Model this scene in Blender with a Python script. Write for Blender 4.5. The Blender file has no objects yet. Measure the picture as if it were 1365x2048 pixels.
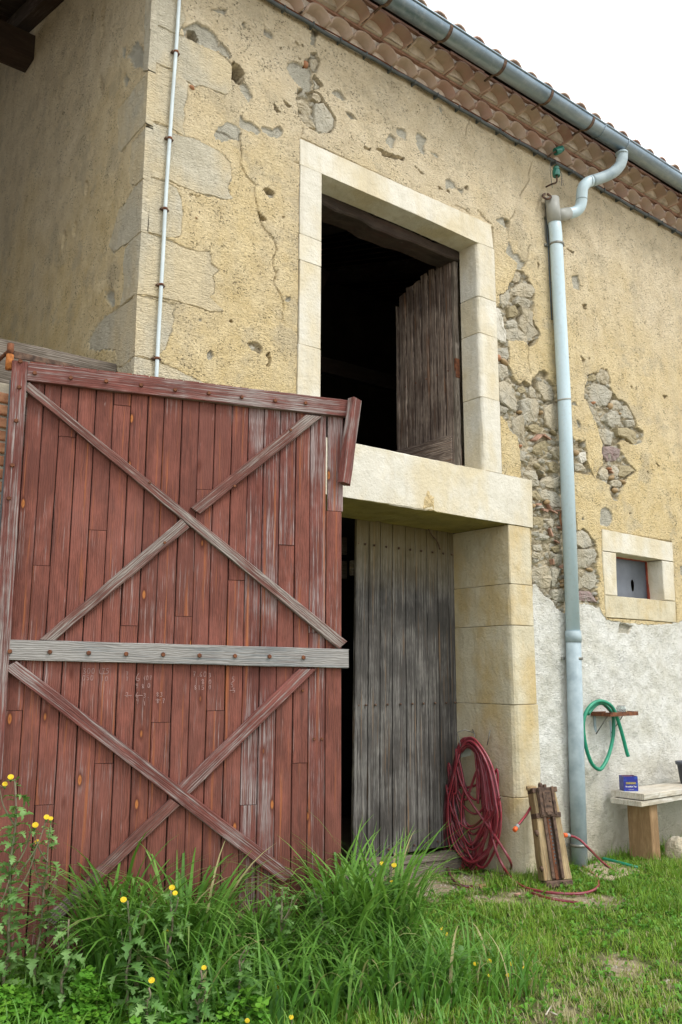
import bpy, bmesh, math, random
import numpy as np
from mathutils import Matrix, Vector
random.seed(7); rng = np.random.default_rng(7)
R = math.radians
sc = bpy.context.scene

# ------------------------------------------------------------------ camera, sky, sun, exposure
CAM = np.array([0.0, -4.8373, 1.6]); FPX = 1723.93
YAW, PIT, ROL = 0.66652598, 0.18383594, 0.00188034
def _rot():
    cy, sy, cp, sp, cr, sr = math.cos(YAW), math.sin(YAW), math.cos(PIT), math.sin(PIT), math.cos(ROL), math.sin(ROL)
    f = np.array([sy*cp, cy*cp, sp]); r = np.array([cy, -sy, 0.0]); u = np.cross(r, f)
    return np.array([cr*r + sr*u, -sr*r + cr*u, f])
RC = _rot()
cam = bpy.data.cameras.new('camera'); camo = bpy.data.objects.new('camera', cam); sc.collection.objects.link(camo)
M = Matrix.Identity(4)
for i in range(3):
    M[i][0] = RC[0][i]; M[i][1] = RC[1][i]; M[i][2] = -RC[2][i]; M[i][3] = CAM[i]
camo.matrix_world = M
cam.sensor_fit = 'VERTICAL'; cam.sensor_height = 36.0; cam.lens = FPX/2048*36.0
cam.clip_start = 0.05; cam.clip_end = 500
sc.camera = camo

SUN_EL, SUN_AZ = R(52), R(160)      # azimuth measured from +Y towards +X
w = bpy.data.worlds.new("World"); sc.world = w; w.use_nodes = True
wn = w.node_tree; bg = wn.nodes['Background']
sky = wn.nodes.new('ShaderNodeTexSky'); sky.sky_type = 'NISHITA'; sky.sun_disc = False
sky.sun_elevation = SUN_EL; sky.sun_rotation = SUN_AZ
mx = wn.nodes.new('ShaderNodeMix'); mx.data_type = 'RGBA'; mx.inputs[0].default_value = 0.93
wn.links.new(sky.outputs[0], mx.inputs[6]); mx.inputs[7].default_value = (12.6, 12.9, 13.2, 1)   # overcast cloud deck
wn.links.new(mx.outputs[2], bg.inputs[0]); bg.inputs[1].default_value = 0.1
sl = bpy.data.lights.new('sun', 'SUN'); sl.energy = 1.15; sl.angle = R(14); sl.color = (1.0, 0.96, 0.9)
so = bpy.data.objects.new('sun', sl); sc.collection.objects.link(so)
sd = Vector((math.sin(SUN_AZ)*math.cos(SUN_EL), math.cos(SUN_AZ)*math.cos(SUN_EL), math.sin(SUN_EL)))
so.rotation_euler = sd.to_track_quat('Z', 'Y').to_euler(); so.location = (0, -8, 12)
sc.view_settings.view_transform = 'Standard'; sc.view_settings.look = 'None'
sc.view_settings.gamma = 1; sc.view_settings.use_curve_mapping = False
sc.view_settings.exposure = 0.62

# ------------------------------------------------------------------ measuring helpers: a sight line meets a real plane
def ray(px, py):
    return RC.T @ np.array([(px-682.5)/FPX, -(py-1024)/FPX, 1.0])
def onp(px, py, p0, n):
    d = ray(px, py); n = np.array(n, float)
    return CAM + d*(((np.array(p0, float)-CAM) @ n)/(d @ n))
def aty(px, py, y=0.0): return onp(px, py, (0, y, 0), (0, 1, 0))
def atx(px, py, x): return onp(px, py, (x, 0, 0), (1, 0, 0))
def atz(px, py, z=0.0): return onp(px, py, (0, 0, z), (0, 0, 1))
XL = 2.157                                                          # plane of the barn's left side

# ------------------------------------------------------------------ object helpers
COL = sc.collection; WM = {}
def link(name, data, parent=None, world=None):
    o = bpy.data.objects.new(name, data); COL.objects.link(o)
    world = world or Matrix.Identity(4); WM[o.name] = world
    if parent is not None:
        o.parent = parent; o.matrix_local = WM[parent.name].inverted() @ world
    else: o.matrix_local = world
    return o
def T(x, y, z, rz=0.0): return Matrix.Translation((x, y, z)) @ Matrix.Rotation(rz, 4, 'Z')
def tag(o, label=None, cat=None, group=None, kind=None):
    if label: o['label'] = label
    if cat: o['category'] = cat
    if group: o['group'] = group
    if kind: o['kind'] = kind
    return o
def empty(name, world, label, cat, group=None):
    o = link(name, None, None, world); o.empty_display_size = 0.2
    return tag(o, label, cat, group)
def mesh(name, verts, faces, mat=None, smooth=True):
    m = bpy.data.meshes.new(name); m.from_pydata([tuple(map(float, v)) for v in verts], [], faces)
    if mat is not None:
        for x in (mat if isinstance(mat, (list, tuple)) else [mat]): m.materials.append(x)
    if smooth: m.polygons.foreach_set('use_smooth', [True]*len(m.polygons))
    m.validate(); m.update(); return m
def fastmesh(name, V, Q, mat, attr=None, smooth=True):
    """V (n,3), Q (m,k) with k 3 or 4"""
    m = bpy.data.meshes.new(name); n, k = Q.shape
    m.vertices.add(len(V)); m.vertices.foreach_set('co', V.astype(np.float32).ravel())
    m.loops.add(n*k); m.loops.foreach_set('vertex_index', Q.astype(np.int32).ravel())
    m.polygons.add(n); m.polygons.foreach_set('loop_start', np.arange(0, n*k, k, dtype=np.int32))
    m.polygons.foreach_set('use_smooth', np.full(n, smooth))
    m.materials.append(mat); m.update(calc_edges=True)
    if attr is not None:
        a = m.color_attributes.new('mask', 'FLOAT_COLOR', 'POINT'); a.data.foreach_set('color', attr.astype(np.float32).ravel())
    return m
def shift(me, off):
    me.transform(Matrix.Translation(off)); return me
def centred(name, V, F, mat, parent, smooth=False):
    """mesh given in world coordinates, origin moved to its centre"""
    V = np.array(V, float); c = V.mean(0)
    return link(name, mesh(name, V-c, F, mat, smooth), parent, Matrix.Translation(c))

# lattice value noise
def vnoise(p, seed=0):
    p = np.asarray(p, float); i = np.floor(p).astype(np.int64); f = p-i; f = f*f*(3-2*f)
    D = p.shape[-1]; out = 0
    for c in range(1 << D):
        h = np.full(p.shape[:-1], seed*7919+13, np.int64); wgt = 1.0
        for d in range(D):
            b = (c >> d) & 1; h = (h*1103515245 + (i[..., d]+b)*(374761393+d*668265263)) & 0x7fffffff
            h = (h ^ (h >> 13))*1274126177 & 0x7fffffff
            wgt = wgt*(f[..., d] if b else 1-f[..., d])
        out = out + wgt*(((h ^ (h >> 16)) & 0xffff)/65535.0)
    return out*2-1
def fbm(p, s, oct=3, seed=0, gain=.5):
    a, o, t = 1.0, 0, 0
    for k in range(oct): o = o + a*vnoise(np.asarray(p)*s*(2.03**k), seed+k*31); t += a; a *= gain
    return o/t
def worley(P, cell, seed):
    G = P/cell; I = np.floor(G).astype(np.int64); F1 = np.full(len(P), 9.0); F2 = np.full(len(P), 9.0); ID = np.zeros(len(P))
    for dx in (-1, 0, 1):
        for dz in (-1, 0, 1):
            c = I+np.array([dx, dz]); h = (c[:, 0]*73856093 ^ c[:, 1]*19349663 ^ seed*83492791) & 0xffffff
            h = (h*1274126177) & 0x7fffffff; h2 = (h*1103515245+12345) & 0x7fffffff
            q = c+np.stack([(h & 1023)/1023, (h2 & 1023)/1023], 1)*.8+.1
            d = np.hypot(G[:, 0]-q[:, 0], G[:, 1]-q[:, 1])
            nw = d < F1; F2 = np.where(nw, F1, np.minimum(F2, d)); ID = np.where(nw, (h2 >> 8) & 255, ID); F1 = np.where(nw, d, F1)
    return F1, F2, ID/255.0

# ------------------------------------------------------------------ material helpers
class NT:
    def __init__(s, name, rough=.9, spec=.3):
        s.m = bpy.data.materials.new(name); s.m.use_nodes = True; s.t = s.m.node_tree
        s.b = s.t.nodes['Principled BSDF']; s.b.inputs['Roughness'].default_value = rough
        s.b.inputs['Specular IOR Level'].default_value = spec; s.tc = None
    def n(s, typ, **kw):
        x = s.t.nodes.new(typ)
        for k, v in kw.items(): setattr(x, k, v)
        return x
    def put(s, sock, v):
        if isinstance(v, bpy.types.NodeSocket): s.t.links.new(v, sock)
        elif isinstance(v, (tuple, list)):
            sock.default_value = tuple(v)+((1,) if len(v) == 3 and len(sock.default_value) == 4 else ())
        else: sock.default_value = v
    def obj(s):
        if not s.tc: s.tc = s.n('ShaderNodeTexCoord')
        return s.tc.outputs['Object']
    def pos(s): return s.n('ShaderNodeNewGeometry').outputs['Position']
    def rnd(s): return s.n('ShaderNodeObjectInfo').outputs['Random']
    def mapv(s, v, scale=(1, 1, 1), loc=(0, 0, 0), rot=(0, 0, 0)):
        x = s.n('ShaderNodeMapping'); s.put(x.inputs[0], v); x.inputs[1].default_value = loc
        x.inputs[2].default_value = rot; x.inputs[3].default_value = scale; return x.outputs[0]
    def vadd(s, a, b):
        x = s.n('ShaderNodeVectorMath', operation='ADD'); s.put(x.inputs[0], a); s.put(x.inputs[1], b); return x.outputs[0]
    def noise(s, v, scale, det=3, rough=.55, dist=0):
        x = s.n('ShaderNodeTexNoise'); s.put(x.inputs['Vector'], v); x.inputs['Scale'].default_value = scale
        x.inputs['Detail'].default_value = det; x.inputs['Roughness'].default_value = rough; x.inputs['Distortion'].default_value = dist
        return x.outputs[0]
    def voro(s, v, scale, feature='F1', out=0):
        x = s.n('ShaderNodeTexVoronoi', feature=feature); s.put(x.inputs['Vector'], v); x.inputs['Scale'].default_value = scale
        return x.outputs[out]
    def ramp(s, f, stops):
        x = s.n('ShaderNodeValToRGB'); s.put(x.inputs[0], f); e = x.color_ramp.elements
        while len(e) < len(stops): e.new(.5)
        for el, (p, c) in zip(e, stops):
            el.position = p; el.color = (c if isinstance(c, (tuple, list)) else (c, c, c))[:3]+(1,)
        return x.outputs[0]
    def mix(s, f, a, b, mode='MIX'):
        x = s.n('ShaderNodeMix', data_type='RGBA', blend_type=mode); s.put(x.inputs[0], f); s.put(x.inputs[6], a); s.put(x.inputs[7], b)
        return x.outputs[2]
    def math(s, op, a, b=0.0, c=0.0):
        x = s.n('ShaderNodeMath', operation=op); s.put(x.inputs[0], a); s.put(x.inputs[1], b)
        if op in ('MULTIPLY_ADD', 'SMOOTH_MIN'): s.put(x.inputs[2], c)
        return x.outputs[0]
    def bump(s, h, strength=.5, dist=.01, nrm=None):
        x = s.n('ShaderNodeBump'); x.inputs['Strength'].default_value = strength; x.inputs['Distance'].default_value = dist
        s.put(x.inputs['Height'], h)
        if nrm is not None: s.put(x.inputs['Normal'], nrm)
        return x.outputs[0]
    def sep(s, c):
        x = s.n('ShaderNodeSeparateColor'); s.put(x.inputs[0], c); return x.outputs
    def attr(s, name='mask'):
        x = s.n('ShaderNodeAttribute', attribute_name=name); return x.outputs['Color']
    def done(s, col=None, nrm=None, rough=None, **kw):
        if col is not None: s.put(s.b.inputs['Base Color'], col)
        if nrm is not None: s.put(s.b.inputs['Normal'], nrm)
        if rough is not None: s.put(s.b.inputs['Roughness'], rough)
        for k, v in kw.items(): s.put(s.b.inputs[k.replace('_', ' ')], v)
        return s.m
def plain(name, col, rough=.7, var=.25, scale=12, bump=.2, metal=0.0, spec=.3, col2=None):
    s = NT(name, rough, spec); v = s.vadd(s.obj(), s.rnd())
    f = s.ramp(s.noise(v, scale, 4), [(.3, 0), (.7, 1)])
    c = s.mix(f, tuple(x*(1-var) for x in col), col2 or tuple(min(1, x*(1+var*.6)) for x in col))
    s.b.inputs['Metallic'].default_value = metal
    return s.done(c, s.bump(s.noise(v, scale*6, 3), bump, .004))

def wall_mat(name, side=False):
    s = NT(name, .95, .15); p = s.obj(); a = s.sep(s.attr())
    big = s.noise(p, .9, 4, .6); med = s.noise(p, 5, 4, .6); fine = s.noise(p, 70, 3, .6)
    yel = s.mix(s.ramp(med, [(.3, 0), (.7, 1)]), (.72, .55, .26), (.86, .71, .42))
    bei = s.mix(s.ramp(med, [(.3, 0), (.7, 1)]), (.67, .56, .375), (.82, .715, .52))
    # beige towards the eaves, ochre lower down, with blotches
    zz = s.n('ShaderNodeSeparateXYZ'); s.put(zz.inputs[0], p)
    h = s.math('MULTIPLY_ADD', zz.outputs[2], .26, -.85)
    pl = s.mix(s.ramp(s.math('ADD', h, s.math('MULTIPLY_ADD', big, 1.3, -.65)), [(.15, 0), (.75, 1)]), yel, bei)
    pl = s.mix(s.ramp(fine, [(.35, 0), (.75, .35)]), pl, (.80, .66, .42))
    # smoother grey-beige trowelled areas
    pl = s.mix(s.ramp(s.noise(p, 2.2, 5, .65), [(.54, 0), (.62, .55)]), pl, (.56, .48, .33))
    # grey rain stains
    st = s.noise(s.mapv(p, (3.0, 3.0, .5)), 1.3, 4, .6)
    pl = s.mix(s.ramp(st, [(.52, 0), (.78, .34)]), pl, (.46, .40, .30))
    dust = s.noise(s.mapv(p, (1, 1, 1)), 28, 4, .7)
    pl = s.mix(s.ramp(dust, [(.52, 0), (.72, .3)]), pl, (.48, .36, .20))
    # pits: pores of crumbled grit, their shade darkened into the colour
    pv = s.noise(s.mapv(p, (1, 1, 1.35)), 62, 2, .5); dens = s.noise(p, 6, 3, .6)
    pit = s.ramp(s.math('MULTIPLY_ADD', dens, .42, s.math('MULTIPLY', pv, 1.0)), [(.84, 0), (.91, 1)])
    pl = s.mix(s.math('MULTIPLY', s.sep(pit)[0], .66), pl, (.13, .10, .06))
    grey = s.mix(s.ramp(s.noise(p, 9, 4), [(.3, 0), (.7, 1)]), (.45, .425, .34), (.58, .55, .45))
    mort = s.mix(s.ramp(s.noise(p, 18, 4, .7), [(.35, 0), (.65, 1)]), (.44, .37, .24), (.66, .58, .42))
    mort = s.mix(s.ramp(s.noise(p, 3, 2), [(.5, 0), (.65, .6)]), mort, (.36, .33, .26))
    wh = s.mix(s.ramp(s.noise(p, 3.5, 5, .65), [(.3, 0), (.62, 1)]), (.58, .56, .47), (.76, .755, .70))
    wh = s.mix(s.ramp(zz.outputs[2], [(.05, .75), (.9, 0)]), wh, (.42, .36, .25))
    wh = s.mix(s.ramp(s.noise(p, 40, 3, .7), [(.58, 0), (.78, .25)]), wh, (.34, .32, .27))
    c = s.mix(a[0], pl, grey); c = s.mix(a[1], c, mort); c = s.mix(a[2], c, wh)
    # trowel strokes and grain
    tw = s.noise(s.mapv(p, (26, 26, 95), rot=(0, R(24), 0)), 1.0, 4, .65, .6)
    hgt = s.math('ADD', s.math('MULTIPLY', s.noise(p, 32, 4, .65), 1.2), s.math('MULTIPLY', tw, 1.3))
    hgt = s.math('MULTIPLY', hgt, s.math('MULTIPLY_ADD', a[2], -.55, 1.0))
    n1 = s.bump(hgt, .95, .020)
    n2 = s.bump(s.math('MULTIPLY_ADD', s.sep(pit)[0], -1.2, s.math('MULTIPLY', s.noise(p, 160, 3, .6), 1.0)), 1.0, .007, n1)
    return s.done(c, n2)

def stone_mat(name, c1, c2, scale=6, tool=0.0, grime=(.3, .27, .2), bump=.5, stain=None):
    s = NT(name, .93, .15); o = s.obj(); rr = s.rnd(); p = s.vadd(s.pos(), rr)
    f = s.ramp(s.noise(p, scale, 5, .6), [(.3, 0), (.7, 1)]); c = s.mix(f, c1, c2)
    c = s.mix(s.math('MULTIPLY', rr, .35), c, tuple((a+b)*.5*.8 for a, b in zip(c1, c2)))
    if stain: c = s.mix(s.ramp(s.noise(s.mapv(p, (1, 1, .6)), 2.4, 4, .6), [(.42, 0), (.62, .85)]), c, stain)
    c = s.mix(s.ramp(s.noise(p, 90, 2, .5), [(.62, 0), (.72, .5)]), c, grime)
    c = s.mix(s.ramp(s.noise(p, 3.2, 4, .7), [(.55, 0), (.8, .3)]), c, grime)
    c = s.mix(s.ramp(s.noise(s.mapv(p, (7, 7, .8)), 1.6, 5, .7), [(.52, 0), (.74, .42)]), c, grime)
    h = s.noise(p, 55, 4, .65)
    if tool:
        tl = s.noise(s.mapv(p, (30, 30, 140), rot=(0, R(-38), 0)), 1, 3, .5, .8)
        h = s.math('ADD', h, s.math('MULTIPLY', tl, tool))
    n1 = s.bump(s.noise(p, 9, 4, .6), bump*.8, .03)
    return s.done(c, s.bump(h, bump, .009, n1))

def wood_mat(name, paint=(.2, .05, .035), wear=.35, bare=(.30, .28, .27), bare2=(.16, .14, .13), knots=True, streak=None, rough=.85, dark=(.07, .03, .025), warm=None, pvar=None):
    """boards run along local X"""
    s = NT(name, rough, .25); rr = s.rnd(); off = s.n('ShaderNodeCombineXYZ'); s.put(off.inputs[0], s.math('MULTIPLY', rr, 37.0)); s.put(off.inputs[2], s.math('MULTIPLY', rr, 11.0))
    o = s.vadd(s.obj(), off.outputs[0]); gp = s.pos()
    # cathedral grain: bands across the board bent by slow noise
    wv = s.n('ShaderNodeTexWave', wave_type='BANDS', bands_direction='Z'); s.put(wv.inputs['Vector'], s.mapv(o, (.22, 1, 1)))
    wv.inputs['Scale'].default_value = 26; wv.inputs['Distortion'].default_value = 9; wv.inputs['Detail'].default_value = 2.5; wv.inputs['Detail Scale'].default_value = 1.1
    ring = wv.outputs[1]
    g = s.mapv(o, (1.6, 14, 30)); gn = s.noise(g, 2.4, 5, .65, .5); grain = s.math('MULTIPLY_ADD', ring, .35, s.math('MULTIPLY', gn, .68))
    fine = s.noise(s.mapv(o, (3, 60, 190)), 1.0, 3, .6)
    big = s.noise(gp, 1.7, 4, .65); streaks = s.noise(s.mapv(o, (1.3, 6, 24)), 1.4, 5, .72)
    blot = s.noise(s.mapv(o, (3.0, 8, 9)), 1.3, 4, .65)
    bc = s.mix(s.ramp(grain, [(.3, 0), (.7, 1)]), bare2, bare)
    p1 = s.mix(s.ramp(grain, [(.34, 0), (.6, 1)]), tuple(x*.62 for x in paint), paint)
    p1 = s.mix(s.ramp(s.noise(gp, 2.3, 4, .6), [(.48, 0), (.68, .5)]), p1, tuple(x*1.25+.035 for x in paint))
    p1 = s.mix(s.math('MULTIPLY', s.math('PINGPONG', s.math('MULTIPLY', rr, 5.0), 1.0), .75), p1, tuple(x*.55 for x in paint))
    p1 = s.mix(s.ramp(blot, [(.45, 0), (.68, .6)]), p1, pvar or tuple(x*1.55 for x in paint))
    p1 = s.mix(s.ramp(streaks, [(.54, 0), (.70, .8)]), p1, dark)
    p1 = s.mix(s.ramp(s.noise(gp, .9, 3, .5), [(.45, 0), (.7, .5)]), p1, tuple((a+b)*.5 for a, b in zip(paint, dark)))
    wr = s.math('ADD', s.math('MULTIPLY', s.noise(s.mapv(o, (.8, 9, 44)), 1.5, 5, .78), .72), s.math('MULTIPLY', big, .45))
    wr = s.math('ADD', wr, s.math('MULTIPLY', fine, .20))
    t = .82-wear*.26
    wm = s.ramp(wr, [(t-.035, 0), (t+.06, 1)])
    c = s.mix(s.sep(wm)[0], p1, bc)
    if warm: c = s.mix(s.ramp(s.noise(s.mapv(o, (.8, 5, 30)), 1.1, 4, .6), [(.575, 0), (.68, .8)]), c, warm)
    c = s.mix(s.ramp(fine, [(.3, .35), (.45, 0)]), c, tuple(x*.35 for x in bare2))
    h = s.math('ADD', s.math('MULTIPLY', grain, .7), s.math('MULTIPLY', fine, .6))
    if knots:
        kv = s.voro(s.mapv(o, (3.2, 0.01, 9.0)), 1.0)
        kcol = s.ramp(kv, [(.0, (.22, .08, .03)), (.06, (.46, .17, .05)), (.10, (.10, .03, .02)), (.16, (.12, .035, .022))])
        sel = s.voro(s.mapv(o, (3.2, 0.01, 9.0)), 1.0, 'F1', 1)
        km = s.math('MULTIPLY', s.sep(s.ramp(kv, [(.09, 1), (.19, 0)]))[0], s.math('GREATER_THAN', s.sep(sel)[0], .42))
        c = s.mix(km, c, kcol)
    sc_ = s.noise(s.mapv(o, (9, 20, 60), rot=(0, R(9), 0)), 1.0, 2, .5)
    c = s.mix(s.ramp(sc_, [(.73, 0), (.79, .35)]), c, tuple(min(1, x*1.4) for x in bare))
    return s.done(c, s.bump(h, .75, .005))

M_WALL = wall_mat('render_and_masonry')
M_DRESS = stone_mat('dressed_limestone', (.62, .59, .49), (.74, .71, .62), 5, 0, (.46, .41, .31), .6, (.60, .52, .35))
M_DRESSY = stone_mat('yellowed_limestone', (.55, .49, .34), (.68, .62, .47), 4, 0, (.36, .30, .19), .7, (.54, .41, .20))
M_ALGAE = stone_mat('algae_limestone', (.24, .20, .07), (.40, .34, .15), 4, 0, (.12, .10, .04), .4, (.42, .34, .12))
M_QUOIN = stone_mat('tooled_sandstone', (.50, .46, .35), (.66, .61, .48), 5, 1.8, (.38, .33, .24), 1.1, (.66, .55, .35))
M_GREY = stone_mat('grey_rubble', (.38, .36, .295), (.52, .49, .40), 7, .5, (.32, .28, .21), 1.3, (.50, .43, .30))
M_WSTONE = stone_mat('pale_rubble', (.55, .52, .44), (.70, .67, .58), 14, 0, (.34, .3, .22), 1)
M_PURP = stone_mat('mottled_rubble', (.30, .27, .24), (.30, .20, .19), 16, 0, (.2, .16, .14), 1)
M_BROWNS = stone_mat('brown_rubble', (.30, .25, .15), (.42, .36, .23), 8, 0, (.2, .16, .1), .8)
M_PEB = plain('ochre_pebble', (.36, .25, .13), .6, .3, 20)
M_PEBO = plain('orange_pebble', (.38, .18, .09), .6, .3, 20)
M_PEBG = plain('grey_pebble', (.32, .30, .25), .6, .3, 20)
M_CHIP = plain('terracotta_chip', (.40, .24, .17), .95, .35, 20, .4)
M_TILE = NT('canal_tile', .93, .15)
_p = M_TILE.obj(); _r = M_TILE.rnd(); _v = M_TILE.vadd(_p, _r)
_c = M_TILE.ramp(_r, [(0, (.36, .20, .16)), (.3, (.46, .33, .26)), (.55, (.50, .38, .30)), (.7, (.36, .20, .165)), (1, (.54, .43, .35))])
_c = M_TILE.mix(M_TILE.ramp(M_TILE.noise(_v, 9, 4, .7), [(.4, 0), (.7, .6)]), _c, (.36, .30, .22))
M_TILE = M_TILE.done(_c, M_TILE.bump(M_TILE.noise(_v, 60, 3), .5, .004))
M_STRIP = plain('flat_tile', (.34, .20, .145), .92, .35, 10, .4)
M_EAVEM = plain('eaves_mortar', (.72, .64, .55), .95, .25, 14, .8, col2=(.84, .75, .66))
M_ZINC = NT('zinc_gutter', .42, .5); _p = M_ZINC.pos()
M_ZINC.b.inputs['Metallic'].default_value = .75
_c = M_ZINC.mix(M_ZINC.ramp(M_ZINC.noise(M_ZINC.mapv(_p, (1, 6, 6)), 1.6, 4, .6), [(.3, 0), (.7, 1)]), (.13, .185, .23), (.30, .37, .42))
_c = M_ZINC.mix(M_ZINC.ramp(M_ZINC.noise(_p, 14, 5, .7), [(.5, 0), (.75, .5)]), _c, (.40, .44, .47))
M_ZINC = M_ZINC.done(_c, M_ZINC.bump(M_ZINC.noise(_p, 9, 3), .15, .01))
M_PVC = NT('white_pvc', .38, .4); _p = M_PVC.pos()
_c = M_PVC.mix(M_PVC.ramp(M_PVC.noise(M_PVC.mapv(_p, (8, 8, 1.2)), 2, 4, .6), [(.35, 0), (.75, 1)]), (.48, .62, .68), (.57, .69, .74))
M_PVC = M_PVC.done(M_PVC.mix(M_PVC.ramp(M_PVC.noise(_p, 30, 4, .7), [(.52, 0), (.75, .4)]), _c, (.40, .44, .42)), M_PVC.bump(M_PVC.noise(_p, 5, 2), .1, .01))
M_PVCG = plain('grey_pvc', (.34, .345, .31), .45, .12, 8, .05)
M_PIPEG = plain('painted_grey_pipe', (.33, .42, .46), .5, .2, 9, .1, col2=(.42, .51, .54))
M_RUST = plain('rusty_iron', (.13, .055, .035), .85, .5, 30, .6, col2=(.24, .09, .04))
M_RUSTO = plain('orange_rust', (.42, .15, .04), .9, .45, 40, .6)
M_RUSTD = plain('dark_rust', (.095, .065, .052), .85, .5, 25, .8, col2=(.20, .125, .085))
M_IRON = plain('grey_wire', (.25, .25, .22), .5, .3, 30, .1, .6)
M_PLATE = plain('grey_plate', (.27, .28, .24), .6, .25, 10, .1)
M_CABLE = plain('grey_cable', (.10, .115, .12), .6, .3, 9, .1)
M_COND = plain('white_conduit', (.58, .66, .68), .45, .15, 6, .05)
M_RED = wood_mat('red_plank', (.205, .072, .052), .14, (.38, .30, .28), (.20, .12, .11), True, warm=(.36, .12, .045))
M_REDW = wood_mat('worn_red_plank', (.19, .065, .050), .44, (.34, .28, .27), (.19, .13, .12), True, warm=(.36, .12, .045))
M_REDRAIL = wood_mat('red_rail', (.19, .065, .052), .40, (.34, .30, .28), (.19, .15, .14), False)
M_GREYRAIL = wood_mat('grey_rail', (.26, .27, .27), .70, (.36, .345, .325), (.20, .185, .17), False, dark=(.18, .10, .08))
M_BRACE = wood_mat('worn_brace', (.17, .07, .055), .50, (.33, .29, .26), (.15, .12, .105), False)
M_GREYW = wood_mat('grey_plank', (.082, .074, .066), .46, (.27, .255, .23), (.10, .095, .09), False, warm=(.24, .15, .08), dark=(.035, .038, .042))
_t = M_GREYW.node_tree; _b = _t.nodes['Principled BSDF']; _src = _b.inputs['Base Color'].links[0].from_socket     # green bloom on the sheltered top of the door
_g = _t.nodes.new('ShaderNodeNewGeometry'); _z = _t.nodes.new('ShaderNodeSeparateXYZ'); _t.links.new(_g.outputs['Position'], _z.inputs[0])
_mr = _t.nodes.new('ShaderNodeMapRange'); _t.links.new(_z.outputs[2], _mr.inputs[0]); _mr.inputs[1].default_value = 2.25; _mr.inputs[2].default_value = 2.8; _mr.inputs[4].default_value = .7
_mm = _t.nodes.new('ShaderNodeMix'); _mm.data_type = 'RGBA'; _t.links.new(_mr.outputs[0], _mm.inputs[0]); _t.links.new(_src, _mm.inputs[6]); _mm.inputs[7].default_value = (.22, .17, .07, 1); _t.links.new(_mm.outputs[2], _b.inputs['Base Color'])
M_DARKW = wood_mat('dark_brown_plank', (.13, .092, .072), .55, (.46, .37, .30), (.14, .105, .085), False, warm=(.26, .12, .05), dark=(.02, .022, .028))
M_BEAM = wood_mat('old_beam', (.16, .13, .10), .6, (.30, .26, .215), (.11, .09, .07), False, dark=(.08, .065, .05))
M_RAFT = wood_mat('dark_rafter', (.06, .045, .035), .2, (.14, .11, .09), (.06, .05, .04), False)
M_BENCHW = wood_mat('bleached_board', (.58, .51, .40), .55, (.66, .63, .56), (.44, .40, .32), False, dark=(.3, .25, .17))
M_LEGW = wood_mat('pine_block', (.42, .26, .13), .12, (.46, .34, .21), (.30, .19, .1), False, dark=(.28, .16, .07), pvar=(.50, .33, .18))
M_JACKW = wood_mat('jack_timber', (.42, .31, .17), .35, (.52, .44, .30), (.22, .16, .09), False, warm=(.40, .20, .07), dark=(.12, .08, .05))
M_BRICK = plain('brick', (.50, .20, .11), .92, .35, 18, .6, col2=(.58, .30, .16))
M_BMORT = plain('brick_mortar', (.45, .40, .31), .95, .3, 14, .9)
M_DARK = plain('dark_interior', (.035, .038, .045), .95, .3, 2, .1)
M_SHED = plain('shed_masonry', (.30, .25, .17), .95, .3, 2, .6)

# ------------------------------------------------------------------ shape builders (world coordinates)
def frame(p0, p1, nrm):
    """X along p0->p1, Y = into the thing (away from the front), Z across"""
    p0, p1 = Vector(p0), Vector(p1); x = (p1-p0).normalized(); y = Vector(nrm)
    y = (y - x*y.dot(x)).normalized(); z = x.cross(y)
    Mx = Matrix((x, y, z)).transposed().to_4x4(); Mx.translation = (p0+p1)/2
    return Mx, (p1-p0).length
def board_mesh(name, L, w0, w1, th, mat, seg=4, ch=.003, wob=.0015, ragged=(0, 0), bow=0.0, r=None):
    r = r or random; V, F = [], []; cs = lambda w: [(ch, -w/2), (0, -w/2+ch), (0, w/2-ch), (ch, w/2), (th-ch, w/2), (th, w/2-ch), (th, -w/2+ch), (th-ch, -w/2)]
    for i in range(seg+1):
        t = i/seg; x = -L/2+L*t; wd = w0+(w1-w0)*t
        e0, e1, ey = r.uniform(-wob, wob), r.uniform(-wob, wob), r.uniform(-wob, wob)*.6+bow*math.sin(t*math.pi)
        for (y, z) in cs(wd):
            xx = x
            if i == 0: xx += r.uniform(-1, 1)*ragged[0]
            if i == seg: xx += r.uniform(-1, 1)*ragged[1]
            V.append((xx, y+ey, z+(e1 if z > 0 else e0)))
    for i in range(seg):
        for k in range(8):
            a, b = i*8+k, i*8+(k+1) % 8; F.append((a, a+8, b+8, b))
    F.append(tuple(range(8))); F.append(tuple(reversed(range(seg*8, seg*8+8))))
    return mesh(name, V, F, mat, False)
def board(name, p0, p1, nrm, w0, w1, th, mat, parent, **k):
    Mx, L = frame(p0, p1, nrm)
    return link(name, board_mesh(name, L, w0, w1, th, mat, **k), parent, Mx)
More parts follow.
